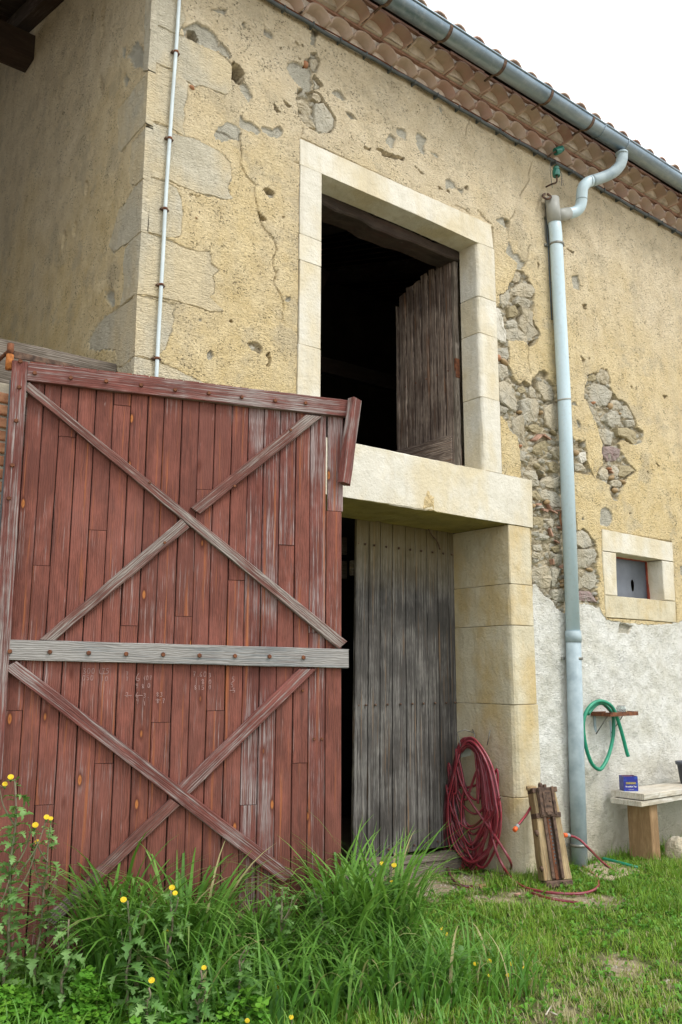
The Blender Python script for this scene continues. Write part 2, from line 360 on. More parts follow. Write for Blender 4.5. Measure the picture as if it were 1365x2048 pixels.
def prism(name, poly, yf, yb, mat, parent, ch=.006, plane='y', mats=None, wob=0.0, seed=0):
    """polygon given as (a,b) in a vertical plane, front at yf, back at yb; plane 'y': a=x  plane 'x': a=y"""
    r_ = random.Random(int(abs(poly[0][0])*1000)+seed); Q_ = []
    for i in range(len(poly)):
        a, b = np.array(poly[i], float), np.array(poly[(i+1) % len(poly)], float); Q_.append(a); Ln = np.linalg.norm(b-a); nn = int(Ln/.055)
        nr = np.array([-(b-a)[1], (b-a)[0]])/(Ln+1e-9)
        for k in range(1, nn): Q_.append(a+(b-a)*k/nn+nr*(r_.uniform(-.0014, .0014) if r_.random() > .06 else r_.uniform(-.006, .006)) * (1 if ch > 0 else 0))
    P = np.array(Q_); n = len(P); c = P.mean(0); d = P-c
    L = np.linalg.norm(d, axis=1, keepdims=True)+1e-9; Pi = P-d/L*ch*1.4
    s = 1 if yb > yf else -1; V = []
    for Q, y in ((Pi, yf), (P, yf+s*ch), (P, yb)):
        for q in Q:
            o = r_.uniform(-wob, wob)
            V.append((q[0], y+(o if y == yf else 0), q[1]) if plane == 'y' else (y+(o if y == yf else 0), q[0], q[1]))
    F = [tuple(range(n))]
    for k in (0, 1):
        for i in range(n): a, b = k*n+i, k*n+(i+1) % n; F.append((a, a+n, b+n, b))
    F.append(tuple(reversed(range(2*n, 3*n))))
    V = np.array(V); cc = V.mean(0)
    me = mesh(name, V-cc, F, mats or mat, False)
    bm = bmesh.new(); bm.from_mesh(me); bmesh.ops.recalc_face_normals(bm, faces=bm.faces); bm.to_mesh(me); bm.free()
    return link(name, me, parent, Matrix.Translation(cc))
def box(name, lo, hi, mat, parent=None, ch=.004, world=None, kind=None):
    lo, hi = Vector(lo), Vector(hi); bm = bmesh.new(); bmesh.ops.create_cube(bm, size=1)
    d = hi-lo
    for v in bm.verts: v.co = Vector((v.co.x*d.x, v.co.y*d.y, v.co.z*d.z))
    if ch: bmesh.ops.bevel(bm, geom=bm.edges[:], offset=ch, segments=1, affect='EDGES')
    me = bpy.data.meshes.new(name); bm.to_mesh(me); bm.free(); me.materials.append(mat)
    return link(name, me, parent, (world or Matrix.Identity(4)) @ Matrix.Translation((lo+hi)/2))
def smooth_path(P, per=6, closed=False):
    P = np.array(P, float); n = len(P); out = []
    for i in range(n-1):
        a = P[max(i-1, 0)]; b = P[i]; c = P[i+1]; d = P[min(i+2, n-1)]
        for k in range(per):
            t = k/per; out.append(.5*((2*b)+(-a+c)*t+(2*a-5*b+4*c-d)*t*t+(-a+3*b-3*c+d)*t**3))
    out.append(P[-1]); return np.array(out)
def tube_geo(P, rad, sides=8, caps=True):
    P = np.array(P, float); n = len(P); rad = np.full(n, rad) if np.isscalar(rad) else np.array(rad)
    Tn = np.gradient(P, axis=0); Tn /= np.linalg.norm(Tn, axis=1, keepdims=True)+1e-12
    u = np.cross(Tn[0], (0.3, .2, 1)); u /= np.linalg.norm(u); V = []
    for i in range(n):
        u = u-Tn[i]*(u @ Tn[i]); u /= np.linalg.norm(u)+1e-12; v = np.cross(Tn[i], u)
        for k in range(sides):
            a = 2*math.pi*k/sides; V.append(P[i]+rad[i]*(math.cos(a)*u+math.sin(a)*v))
    F = [(i*sides+k, i*sides+(k+1) % sides, (i+1)*sides+(k+1) % sides, (i+1)*sides+k) for i in range(n-1) for k in range(sides)]
    if caps: F.append(tuple(reversed(range(sides)))); F.append(tuple(range((n-1)*sides, n*sides)))
    return V, F
def tube(name, P, rad, mat, parent=None, sides=8, caps=True):
    V, F = tube_geo(P, rad, sides, caps)
    return centred(name, V, F, mat, parent, True)
def merge(parts):
    V, F = [], []
    for v, f in parts:
        k = len(V); V += [tuple(x) for x in v]; F += [tuple(i+k for i in q) for q in f]
    return V, F
def boxgeo(lo, hi, Mx=None):
    (a, b, c), (d, e, f) = lo, hi
    V = [(x, y, z) for x in (a, d) for y in (b, e) for z in (c, f)]
    if Mx is not None: V = [tuple(Mx @ Vector(v)) for v in V]
    return V, [(0, 1, 3, 2), (4, 6, 7, 5), (0, 4, 5, 1), (2, 3, 7, 6), (0, 2, 6, 4), (1, 5, 7, 3)]

# ------------------------------------------------------------------ traced outlines on the front wall
def tr(ox, oy, s): return lambda *pts: [(ox+u/s, oy+v/s) for u, v in pts]
A = tr(350, 20, 3.9); B = tr(340, 260, 4.55); C4 = tr(340, 540, 4.875); D = tr(680, 200, 4.266)
E6 = tr(960, 420, 6.83); F6 = tr(960, 700, 6.825); G6 = tr(1040, 940, 6.826); H5 = tr(1130, 700, 5.69); K2 = tr(960, 420, 2.437)
def W2(pts, y=0.0): return [tuple(aty(px, py, y)[[0, 2]]) for px, py in pts]
quoins = [   # front outline (pixels), side outline (pixels), corner joints
    ([(317, -60), (311, 49), (354, 70), (372, 40), (363, 10), (352, -60)], [(317, -60), (311, 49), (298, 66), (290, 60), (296, -60)]),
    ([(311, 50), (310.5, 123), (330, 134), (350, 140)] + A((0, 520), (105, 560), (150, 600), (200, 590), (270, 610), (400, 665), (455, 620), (445, 560), (450, 440), (400, 380), (320, 320), (200, 270), (70, 210), (0, 185)),
     [(311, 50), (310.5, 123), (297, 142), (288, 144), (289, 112), (292, 60), (300, 60)]),
    ([(310, 125), (300, 240), (322, 248), (345, 258), (371, 274), (366, 255), (370, 232), (367, 218), (374, 195), (377, 165), (362, 152), (330, 135)],
     [(310, 125), (300, 240), (282, 258), (266, 276), (242, 305), (237, 290), (239, 265), (237, 241), (239, 219), (261, 191), (277, 166), (297, 144)]),
    ([(300, 243), (293.5, 351), (318, 358), (340, 361)] + B((0, 462), (80, 510), (160, 540), (270, 580), (400, 605), (500, 640), (580, 630), (540, 580), (530, 500), (565, 435), (562, 370), (550, 300), (475, 215), (420, 180), (350, 140), (260, 95), (180, 65), (100, 50), (20, 20)) + [(330, 254)],
     [(300, 243), (293.5, 351), (271, 372), (262, 367), (260, 340), (263, 313), (265, 288), (281, 270)]),
    ([(293, 353), (284, 461), (310, 468), (327, 474), (349, 477), (361, 473), (366, 431), (363, 400), (353, 376), (330, 364)],
     [(293, 353), (284, 461), (261, 483), (229, 505), (219, 491), (232, 446), (239, 418), (250, 410), (260, 391), (271, 373)]),
    ([(284, 463), (275, 588), (318, 596), (340, 600)] + C4((180, 340), (300, 375), (400, 415), (530, 405), (500, 380), (430, 310), (390, 270), (435, 210), (435, 130), (415, 60), (480, 0)) + B((445, 1270), (370, 1220), (375, 1160), (360, 1110), (250, 1105), (100, 1060), (0, 1010)),
     [(284, 463), (275, 588), (241, 614), (248, 585), (250, 560), (248, 530), (252, 497), (261, 484)]),
    ([(274.5, 590), (270, 711), (300, 719), (330, 700), (345, 655), (349, 640), (344, 628), (352, 612), (338, 606)],
     [(274.5, 590), (270, 711), (248, 730), (236, 736), (233, 700), (212, 698), (196, 702), (180, 698), (180, 680), (196, 650), (210, 634), (241, 615)]),
    ([(270, 713), (262, 830), (320, 838), (400, 838), (420, 770), (395, 760), (370, 748), (345, 735), (318, 724), (300, 720)],
     [(270, 713), (262, 830), (240, 850), (232, 800), (238, 740), (248, 732)]),
]
shallow = [
    A((60, 150), (160, 100), (260, 140), (330, 210), (335, 300), (320, 318), (200, 265), (120, 235), (70, 210)), A((345, 240), (400, 290), (440, 370), (430, 385), (370, 350), (330, 310)),
    A((500, 580), (540, 570), (580, 620), (608, 685), (570, 710), (520, 640)), A((310, 975), (340, 915), (410, 870), (450, 880), (510, 930), (520, 960), (505, 1020), (430, 1010), (370, 1030), (320, 1000)),
    A((515, 820), (540, 860), (600, 870), (640, 910), (665, 950), (650, 975), (590, 940), (520, 920), (505, 900)), A((670, 905), (720, 920), (770, 945), (790, 905), (815, 900), (845, 945), (815, 1005), (760, 990), (690, 960)),
    A((690, 160), (740, 165), (763, 200), (762, 235), (720, 210), (690, 190)), A((520, 100), (545, 110), (550, 150), (530, 140)), A((1070, 140), (1120, 150), (1100, 230), (1090, 285), (1055, 270)),
    A((870, 420), (930, 410), (1010, 435), (1055, 450), (1065, 520), (1068, 690), (1010, 640), (960, 590), (900, 510), (870, 460)), A((1215, 645), (1270, 625), (1300, 650), (1325, 700), (1300, 705), (1250, 670)),
    A((280, 0), (410, 0), (385, 40), (340, 30)), C4((275, 470), (320, 475), (315, 495), (285, 495)), C4((370, 830), (400, 790), (425, 830), (410, 880), (375, 870)), C4((1135, 270), (1170, 250), (1185, 290), (1160, 320), (1130, 310)),
    D((35, 100), (100, 120), (140, 175), (100, 175), (60, 140)), D((385, 350), (430, 290), (470, 330), (460, 410), (430, 405), (400, 370)), D((480, 230), (540, 250), (575, 285), (565, 345), (500, 305), (485, 280)),
    D((655, 280), (700, 290), (740, 340), (715, 390), (730, 475), (690, 450), (655, 370)), D((775, 455), (820, 450), (845, 490), (830, 495)), D((845, 35), (875, 85), (870, 115), (850, 90)), D((905, 675), (940, 675), (980, 710), (1000, 755), (940, 750), (905, 760)),
    D((1000, 755), (1060, 760), (1050, 800), (1020, 790)), E6((225, 140), (300, 95), (345, 120), (400, 140), (395, 260), (350, 240), (290, 200), (240, 165)),
    E6((385, 420), (430, 500), (460, 600), (520, 600), (560, 690), (620, 710), (610, 770), (550, 820), (510, 820), (520, 730), (430, 650), (350, 580), (380, 480)),
    G6((1100, 540), (1160, 505), (1230, 540), (1260, 600), (1260, 680), (1230, 770), (1160, 770), (1100, 740)), G6((860, 640), (885, 640), (880, 690), (850, 680)), H5((125, 795), (155, 800), (185, 870), (180, 900), (140, 860)),
    H5((75, 600), (120, 585), (138, 630), (80, 625)), K2((443, 325), (475, 318), (485, 360), (488, 395), (455, 380)), K2((975, 1735), (990, 1730), (990, 1790), (975, 1775)),
    [(1238, 1246), (1262, 1252), (1255, 1268), (1236, 1266)], F6((360, 970), (420, 1010), (500, 1170), (440, 1140), (390, 1060)), [(1100, 430), (1088, 436), (1090, 478), (1098, 500)],
]
deep = [
    A((1055, 330), (1110, 340), (1115, 370), (1135, 400), (1120, 440), (1100, 500), (1070, 490), (1060, 440), (1005, 450), (1005, 395), (1050, 370)),
    A((1080, 500), (1100, 530), (1155, 600), (1120, 610), (1085, 630), (1072, 560)),
    A((950, 610), (1010, 640), (1070, 640), (1130, 660), (1155, 710), (1200, 770), (1250, 850), (1250, 910), (1220, 960), (1110, 960), (1060, 930), (990, 880), (950, 800), (950, 700)),
    B((848, 535), (890, 530), (950, 560), (958, 590), (945, 620), (900, 610), (880, 570)), C4((755, 705), (800, 700), (880, 730), (910, 770), (890, 820), (840, 800), (780, 760)),
    E6((510, 825), (590, 840), (620, 890), (675, 930), (640, 960), (690, 1010), (740, 1080), (740, 1170), (720, 1230), (740, 1290), (720, 1380), (710, 1480), (770, 1600), (830, 1680), (830, 1720), (770, 1790), (740, 1850), (665, 1880), (640, 1800), (520, 1780), (395, 1780), (400, 1900), (420, 2048), (225, 2048), (215, 1700), (200, 1310), (260, 1310), (270, 1150), (330, 1150), (385, 1080), (400, 1020), (450, 950), (480, 870)),
    F6((210, 0), (400, 0), (415, 120), (385, 210), (440, 300), (470, 390), (550, 480), (600, 425), (690, 480), (720, 380), (745, 375), (800, 290), (870, 275), (930, 320), (940, 400), (1010, 470), (1045, 600), (1050, 690), (1100, 720), (1130, 1050), (1290, 1230), (1400, 1240), (1420, 1300), (1430, 1400), (1480, 1600), (1500, 1700), (1460, 1710), (1330, 1670), (1180, 1780), (560, 1790), (540, 1500), (535, 1350), (500, 1170), (400, 1000), (330, 960), (265, 870), (250, 700), (235, 400)),
    G6((0, 0), (700, 0), (740, 400), (790, 830), (860, 805), (930, 850), (980, 930), (1030, 980), (1055, 1100), (1075, 1200), (1050, 1300), (1060, 1400), (1095, 1460), (1080, 1560), (1050, 1640), (1070, 1700), (1090, 1860), (1060, 1900), (1000, 1830), (830, 1810), (640, 1960), (560, 1950), (500, 1880), (430, 1780), (330, 1700), (280, 1640), (240, 1560), (160, 1560), (155, 700), (120, 130)),
    H5((250, 290), (330, 265), (370, 260), (385, 225), (410, 205), (440, 240), (475, 230), (500, 290), (520, 380), (500, 410), (560, 500), (600, 560), (700, 600), (740, 680), (800, 790), (820, 880), (880, 920), (895, 970), (870, 1050), (800, 1085), (730, 1060), (650, 1020), (600, 1070), (650, 1150), (690, 1230), (740, 1300), (810, 1370), (800, 1410), (740, 1430), (700, 1500), (650, 1590), (610, 1650), (600, 1710), (550, 1700), (520, 1640), (510, 1540), (460, 1500), (380, 1460), (350, 1480), (375, 1400), (400, 1340), (440, 1310), (430, 1200), (425, 1110), (440, 1070), (400, 980), (370, 880), (330, 780), (290, 690), (250, 590), (210, 540), (225, 400), (250, 350)),
    H5((90, 1040), (230, 1040), (250, 1160), (255, 1260), (300, 1380), (340, 1470), (280, 1390), (200, 1390), (100, 1390)),
]
holes = [
    A((85, 200), (110, 150), (160, 160), (185, 230), (160, 262)), A((105, 560), (110, 470), (130, 460), (185, 500), (160, 590)), A((450, 405), (490, 430), (540, 500), (540, 550), (500, 600), (470, 560), (445, 540)),
    A((845, 705), (880, 730), (912, 765), (880, 760)), A((770, 730), (800, 770), (828, 800), (800, 795), (776, 775)), A((935, 255), (960, 265), (965, 290), (950, 280)), A((980, 270), (1000, 278), (995, 294)), A((805, 290), (835, 310), (815, 312)), A((960, 370), (976, 385), (968, 394)),
    A((1090, 150), (1125, 160), (1105, 190)), A((1085, 800), (1100, 790), (1095, 830)), B((848, 535), (900, 530), (940, 560), (880, 570)), B((808, 740), (830, 790), (875, 810), (870, 835), (830, 830), (812, 810)), B((1015, 785), (1050, 795), (1030, 803)),
    C4((940, 820), (970, 800), (985, 850), (990, 900), (965, 945), (935, 940), (970, 890), (955, 850)), C4((570, 485), (600, 490), (605, 515), (585, 505)), D((300, 418), (350, 420), (430, 462), (550, 492), (545, 515), (450, 502), (370, 482), (345, 440)), D((205, 400), (260, 425), (250, 442), (205, 415)),
    D((1060, 735), (1090, 733), (1092, 765), (1065, 767)), D((830, 730), (875, 765), (850, 768)), D((905, 765), (925, 770), (935, 802)), D((640, 565), (720, 640), (690, 628)), E6((345, 120), (400, 150), (395, 260), (365, 220)), F6((780, 1640), (850, 1640), (910, 1690), (960, 1774), (800, 1774)),
    E6((680, 1810), (770, 1760), (740, 1850), (670, 1860)), H5((170, 65), (220, 130), (205, 158)), H5((262, 92), (278, 100), (272, 125)), H5((740, 400), (762, 410), (755, 422)), H5((1040, 1290), (1078, 1330), (1060, 1325)), H5((735, 1850), (778, 1858), (740, 1874)), H5((925, 1375), (958, 1405), (940, 1400)),
    K2((495, 458), (517, 465), (518, 485), (503, 485)), K2((415, 190), (456, 205), (452, 218)), K2((275, 250), (286, 270), (283, 292)), K2((485, 710), (510, 735), (505, 750)), [(317, 441), (330, 441), (333, 452), (322, 462), (314, 452)], B((10, 90), (60, 130), (110, 215), (90, 205), (20, 120)),
    G6((1290, 1760), (1330, 1770), (1310, 1790)), K2((890, 900), (915, 905), (905, 920)), K2((730, 855), (742, 858), (738, 868)), K2((855, 1235), (875, 1250), (865, 1250)),
]
cracks = [B((650, 30), (635, 100), (655, 200), (650, 270), (640, 305), (700, 420), (780, 500), (770, 600), (800, 710), (812, 790), (840, 880), (940, 990), (975, 1090), (940, 1160), (940, 1240), (965, 1300), (960, 1360)), C4((1030, 60), (1010, 130), (1050, 190), (1090, 260), (1110, 360), (1095, 500)),
    A((505, 1020), (515, 960)), D((990, 900), (1060, 930), (1110, 970)), D((1180, 940), (1240, 1010)), E6((480, 10), (440, 100), (400, 140)), E6((0, 60), (80, 140), (160, 190)), E6((385, 260), (385, 400)), E6((680, 490), (645, 550), (660, 600), (640, 700), (600, 780)), E6((655, 1880), (660, 2000)),
    F6((665, 0), (655, 150), (690, 330)), [(1065, 325), (1058, 345), (1058, 362), (1050, 375), (1040, 392)], D((1115, 150), (1080, 240), (1075, 310)), [(555, 540), (552, 560)], A((690, 110), (700, 150)), A((990, 980), (1000, 920)), B((1140, 290), (1185, 310)),
    B((180, 590), (270, 610)), [(350, 505), (372, 520), (392, 522), (408, 523)], [(434, 262), (452, 266), (470, 280)]]
WHITE = [(1066, 1168), (1078, 1170), (1092, 1186), (1104, 1200), (1118, 1218), (1128, 1226), (1145, 1232), (1160, 1206), (1196, 1210), (1206, 1232), (1216, 1240), (1262, 1247), (1300, 1250), (1352, 1246), (1365, 1240), (1500, 1230), (1500, 1900), (1040, 1900), (1062, 1500)]
def stn(f, *pts): return f(*pts)
rubble = [   # (outline, material, bulge)
    (A((1055, 380), (1100, 375), (1130, 405), (1100, 480), (1075, 470)), M_GREY), (A((1075, 650), (1130, 660), (1150, 700), (1120, 725), (1075, 690)), M_GREY), (A((950, 710), (990, 690), (1050, 740), (1095, 790), (1080, 840), (1010, 800), (955, 760)), M_GREY),
    (A((1090, 730), (1150, 730), (1200, 790), (1248, 850), (1240, 920), (1200, 955), (1120, 950), (1100, 880), (1085, 820)), M_GREY), (A((960, 800), (1020, 830), (1080, 880), (1100, 930), (1050, 915), (990, 880)), M_GREY), (A((1085, 540), (1140, 600), (1090, 620)), M_GREY),
    (E6((470, 880), (500, 825), (570, 850), (590, 920), (560, 970), (480, 985), (460, 950)), M_GREY), (E6((430, 1100), (520, 1020), (590, 985), (690, 1020), (740, 1090), (735, 1140), (690, 1200), (600, 1180), (500, 1160), (430, 1140)), M_GREY), (E6((480, 1220), (570, 1190), (690, 1220), (720, 1260), (710, 1350), (600, 1320), (490, 1280)), M_GREY),
    (E6((550, 1320), (640, 1350), (710, 1400), (720, 1530), (780, 1640), (825, 1680), (680, 1800), (660, 1690), (560, 1580), (560, 1480), (590, 1430)), M_GREY), (E6((360, 1620), (510, 1600), (590, 1660), (655, 1720), (660, 1850), (600, 1810), (420, 1780), (380, 1760)), M_GREY), (E6((370, 1520), (480, 1480), (530, 1540), (520, 1600), (380, 1615)), M_GREY),
    (E6((270, 1170), (400, 1080), (430, 1180), (400, 1290), (340, 1330), (280, 1280)), M_GREY), (E6((205, 1340), (250, 1330), (320, 1400), (330, 1560), (380, 1680), (375, 1820), (300, 1800), (230, 1760), (212, 1600)), M_WSTONE), (E6((390, 1330), (480, 1300), (540, 1400), (500, 1450), (400, 1470)), M_BROWNS),
    (F6((240, -40), (380, -40), (405, 60), (390, 130), (300, 115), (235, 60)), M_GREY), (F6((235, 190), (330, 195), (380, 230), (405, 350), (330, 390), (240, 395)), M_GREY), (F6((250, 450), (330, 415), (480, 425), (515, 480), (525, 700), (520, 840), (440, 820), (290, 720), (255, 620)), M_GREY),
    (F6((560, 690), (640, 655), (760, 670), (820, 760), (820, 900), (770, 970), (690, 985), (600, 940), (575, 850)), M_GREY), (F6((700, 480), (760, 520), (805, 650), (700, 640), (680, 540)), M_GREY), (F6((790, 430), (900, 410), (1010, 480), (1040, 600), (1030, 690), (900, 680), (850, 600), (800, 530)), M_GREY),
    (F6((880, 800), (980, 730), (1080, 780), (1090, 950), (1080, 1090), (1000, 1100), (920, 1030), (880, 930)), M_GREY), (F6((460, 960), (560, 880), (600, 980), (620, 1150), (650, 1260), (630, 1330), (570, 1310), (510, 1190), (480, 1080)), M_GREY), (F6((650, 1050), (740, 1000), (860, 1010), (900, 1100), (800, 1140), (700, 1110)), M_BROWNS),
    (F6((720, 1370), (760, 1290), (900, 1220), (1000, 1310), (960, 1400), (870, 1440), (770, 1420)), M_BROWNS), (F6((960, 1380), (1010, 1320), (1110, 1300), (1120, 1480), (1060, 1500)), M_GREY), (F6((620, 1640), (755, 1640), (790, 1800), (610, 1790)), M_GREY), (F6((930, 1530), (1060, 1500), (1120, 1600), (1060, 1700), (960, 1640)), M_BROWNS),
    (F6((540, 1370), (640, 1390), (600, 1520), (545, 1500)), M_GREY), (F6((530, 520), (600, 480), (640, 560), (560, 600)), M_BROWNS), (F6((270, 740), (400, 800), (380, 860), (280, 840)), M_GREY),
    (G6((50, 30), (190, 10), (230, 90), (265, 220), (160, 235), (150, 130)), M_GREY), (G6((290, 170), (400, 80), (440, 130), (560, 70), (590, 200), (500, 250), (410, 240)), M_GREY), (G6((270, 300), (330, 270), (500, 290), (600, 380), (600, 510), (430, 500), (400, 420), (300, 400)), M_GREY),
    (G6((170, 290), (240, 280), (300, 360), (340, 430), (250, 410), (170, 360)), M_BROWNS), (G6((180, 640), (340, 640), (350, 740), (280, 790), (190, 760)), M_BROWNS), (G6((370, 680), (460, 650), (500, 720), (440, 790), (380, 740)), M_GREY), (G6((200, 890), (300, 860), (400, 910), (380, 950), (240, 950)), M_GREY),
    (G6((180, 1020), (300, 1010), (320, 1100), (200, 1100)), M_GREY), (G6((170, 1130), (290, 1140), (300, 1200), (180, 1200)), M_GREY), (G6((490, 1150), (590, 1150), (600, 1270), (500, 1290), (470, 1220)), M_GREY), (G6((440, 1060), (520, 1020), (560, 1110), (500, 1130)), M_BROWNS),
    (G6((175, 1400), (210, 1340), (330, 1310), (400, 1340), (430, 1480), (420, 1600), (330, 1630), (240, 1560), (185, 1480)), M_GREY), (G6((410, 1340), (540, 1350), (520, 1480), (500, 1590), (450, 1600), (430, 1480)), M_GREY), (G6((790, 830), (860, 810), (930, 860), (980, 930), (990, 1010), (930, 1060), (860, 1070), (780, 1020)), M_GREY),
    (G6((780, 1090), (1000, 1080), (1050, 1150), (1040, 1230), (960, 1340), (780, 1340)), M_GREY), (G6((870, 1480), (900, 1400), (1010, 1390), (1060, 1440), (1060, 1570), (990, 1640), (900, 1600), (860, 1540)), M_GREY), (G6((800, 1430), (860, 1500), (870, 1600), (810, 1640)), M_GREY), (G6((800, 1650), (960, 1650), (1010, 1730), (1050, 1810), (900, 1790), (800, 1770)), M_PURP),
    (G6((440, 1640), (560, 1620), (640, 1680), (640, 1800), (520, 1800), (450, 1740)), M_GREY),
    (H5((255, 300), (330, 270), (360, 300), (355, 350), (260, 350)), M_BROWNS), (H5((365, 270), (400, 215), (460, 240), (500, 290), (515, 370), (490, 400), (430, 370), (365, 340)), M_GREY), (H5((230, 370), (350, 360), (450, 400), (530, 480), (520, 560), (470, 640), (400, 620), (330, 590), (240, 540)), M_GREY), (H5((520, 580), (600, 560), (690, 610), (660, 670), (560, 690), (520, 640)), M_GREY),
    (H5((640, 640), (710, 620), (760, 720), (790, 780), (700, 780), (650, 720)), M_GREY), (H5((480, 720), (560, 690), (640, 720), (650, 780), (680, 870), (560, 880), (490, 860), (460, 800)), M_GREY), (H5((270, 610), (320, 640), (400, 750), (440, 860), (370, 850), (320, 740)), M_GREY), (H5((680, 800), (780, 790), (810, 870), (720, 880)), M_GREY),
    (H5((380, 890), (480, 890), (540, 940), (530, 1090), (460, 1070), (410, 970)), M_GREY), (H5((560, 900), (700, 880), (870, 920), (890, 980), (860, 1050), (790, 1080), (700, 1010), (580, 980)), M_BROWNS), (H5((430, 1100), (540, 1100), (630, 1130), (640, 1200), (590, 1260), (500, 1270), (440, 1200)), M_PURP), (H5((380, 1400), (440, 1330), (500, 1360), (510, 1470), (440, 1480)), M_GREY),
    (H5((540, 1320), (590, 1300), (630, 1350), (610, 1440), (550, 1420)), M_GREY), (H5((640, 1310), (740, 1310), (800, 1370), (740, 1400), (680, 1450), (620, 1430)), M_BROWNS), (H5((520, 1490), (600, 1470), (670, 1510), (640, 1560), (540, 1550)), M_GREY), (H5((150, 1180), (240, 1150), (250, 1260), (190, 1290)), M_WSTONE), (H5((110, 1290), (190, 1290), (250, 1370), (130, 1380)), M_GREY),
]
pebbles = [(F6, (262, 100), (34, 46), M_PEBO), (F6, (348, 162), (50, 36), M_PEB), (F6, (556, 845), (26, 22), M_PEB), (F6, (845, 852), (18, 28), M_PEB), (F6, (1020, 1125), (42, 24), M_BROWNS), (F6, (560, 1310), (20, 24), M_PEBO), (F6, (795, 1580), (38, 40), M_BROWNS),
    (G6, (383, 436), (34, 38), M_PEB), (G6, (195, 490), (30, 32), M_PEB), (G6, (264, 515), (38, 24), M_PEBG), (G6, (612, 1380), (28, 34), M_PEB), (G6, (612, 1460), (26, 28), M_PEBG), (G6, (598, 1515), (34, 26), M_PEB), (G6, (600, 1578), (40, 30), M_PEB), (G6, (965, 1362), (40, 26), M_PEB), (G6, (1030, 1692), (34, 32), M_PEBG), (G6, (1050, 1762), (16, 30), M_PEB),
    (H5, (528, 635), (28, 36), M_PEB), (H5, (335, 600), (18, 18), M_PEBO), (H5, (540, 1448), (34, 30), M_PEB), (H5, (675, 1500), (28, 24), M_PEB), (H5, (582, 1594), (30, 30), M_PEB), (H5, (140, 1168), (32, 34), M_PEB), (H5, (518, 1352), (20, 18), M_PEBO), (H5, (628, 724), (20, 14), M_PEB), (A, (1024, 420), (22, 28), M_PEBO), (A, (135, 605), (24, 18), M_PEBO), (B, (240, 803), (14, 16), M_PEB)]
chips = [(F6, (785, 1200), 190, 22, -.55), (F6, (900, 1185), 120, 14, .35), (G6, (330, 545), 90, 22, .1), (G6, (440, 560), 130, 16, .25), (G6, (545, 555), 90, 18, -.1), (G6, (390, 500), 80, 12, .9), (G6, (420, 850), 110, 22, 1.1), (G6, (500, 975), 90, 18, .3), (G6, (595, 1315), 90, 18, -.4), (G6, (560, 800), 110, 16, .25), (G6, (440, 1250), 70, 16, 1.4), (G6, (250, 470), 70, 14, -.3), (G6, (1240, 25), 60, 10, .6)]

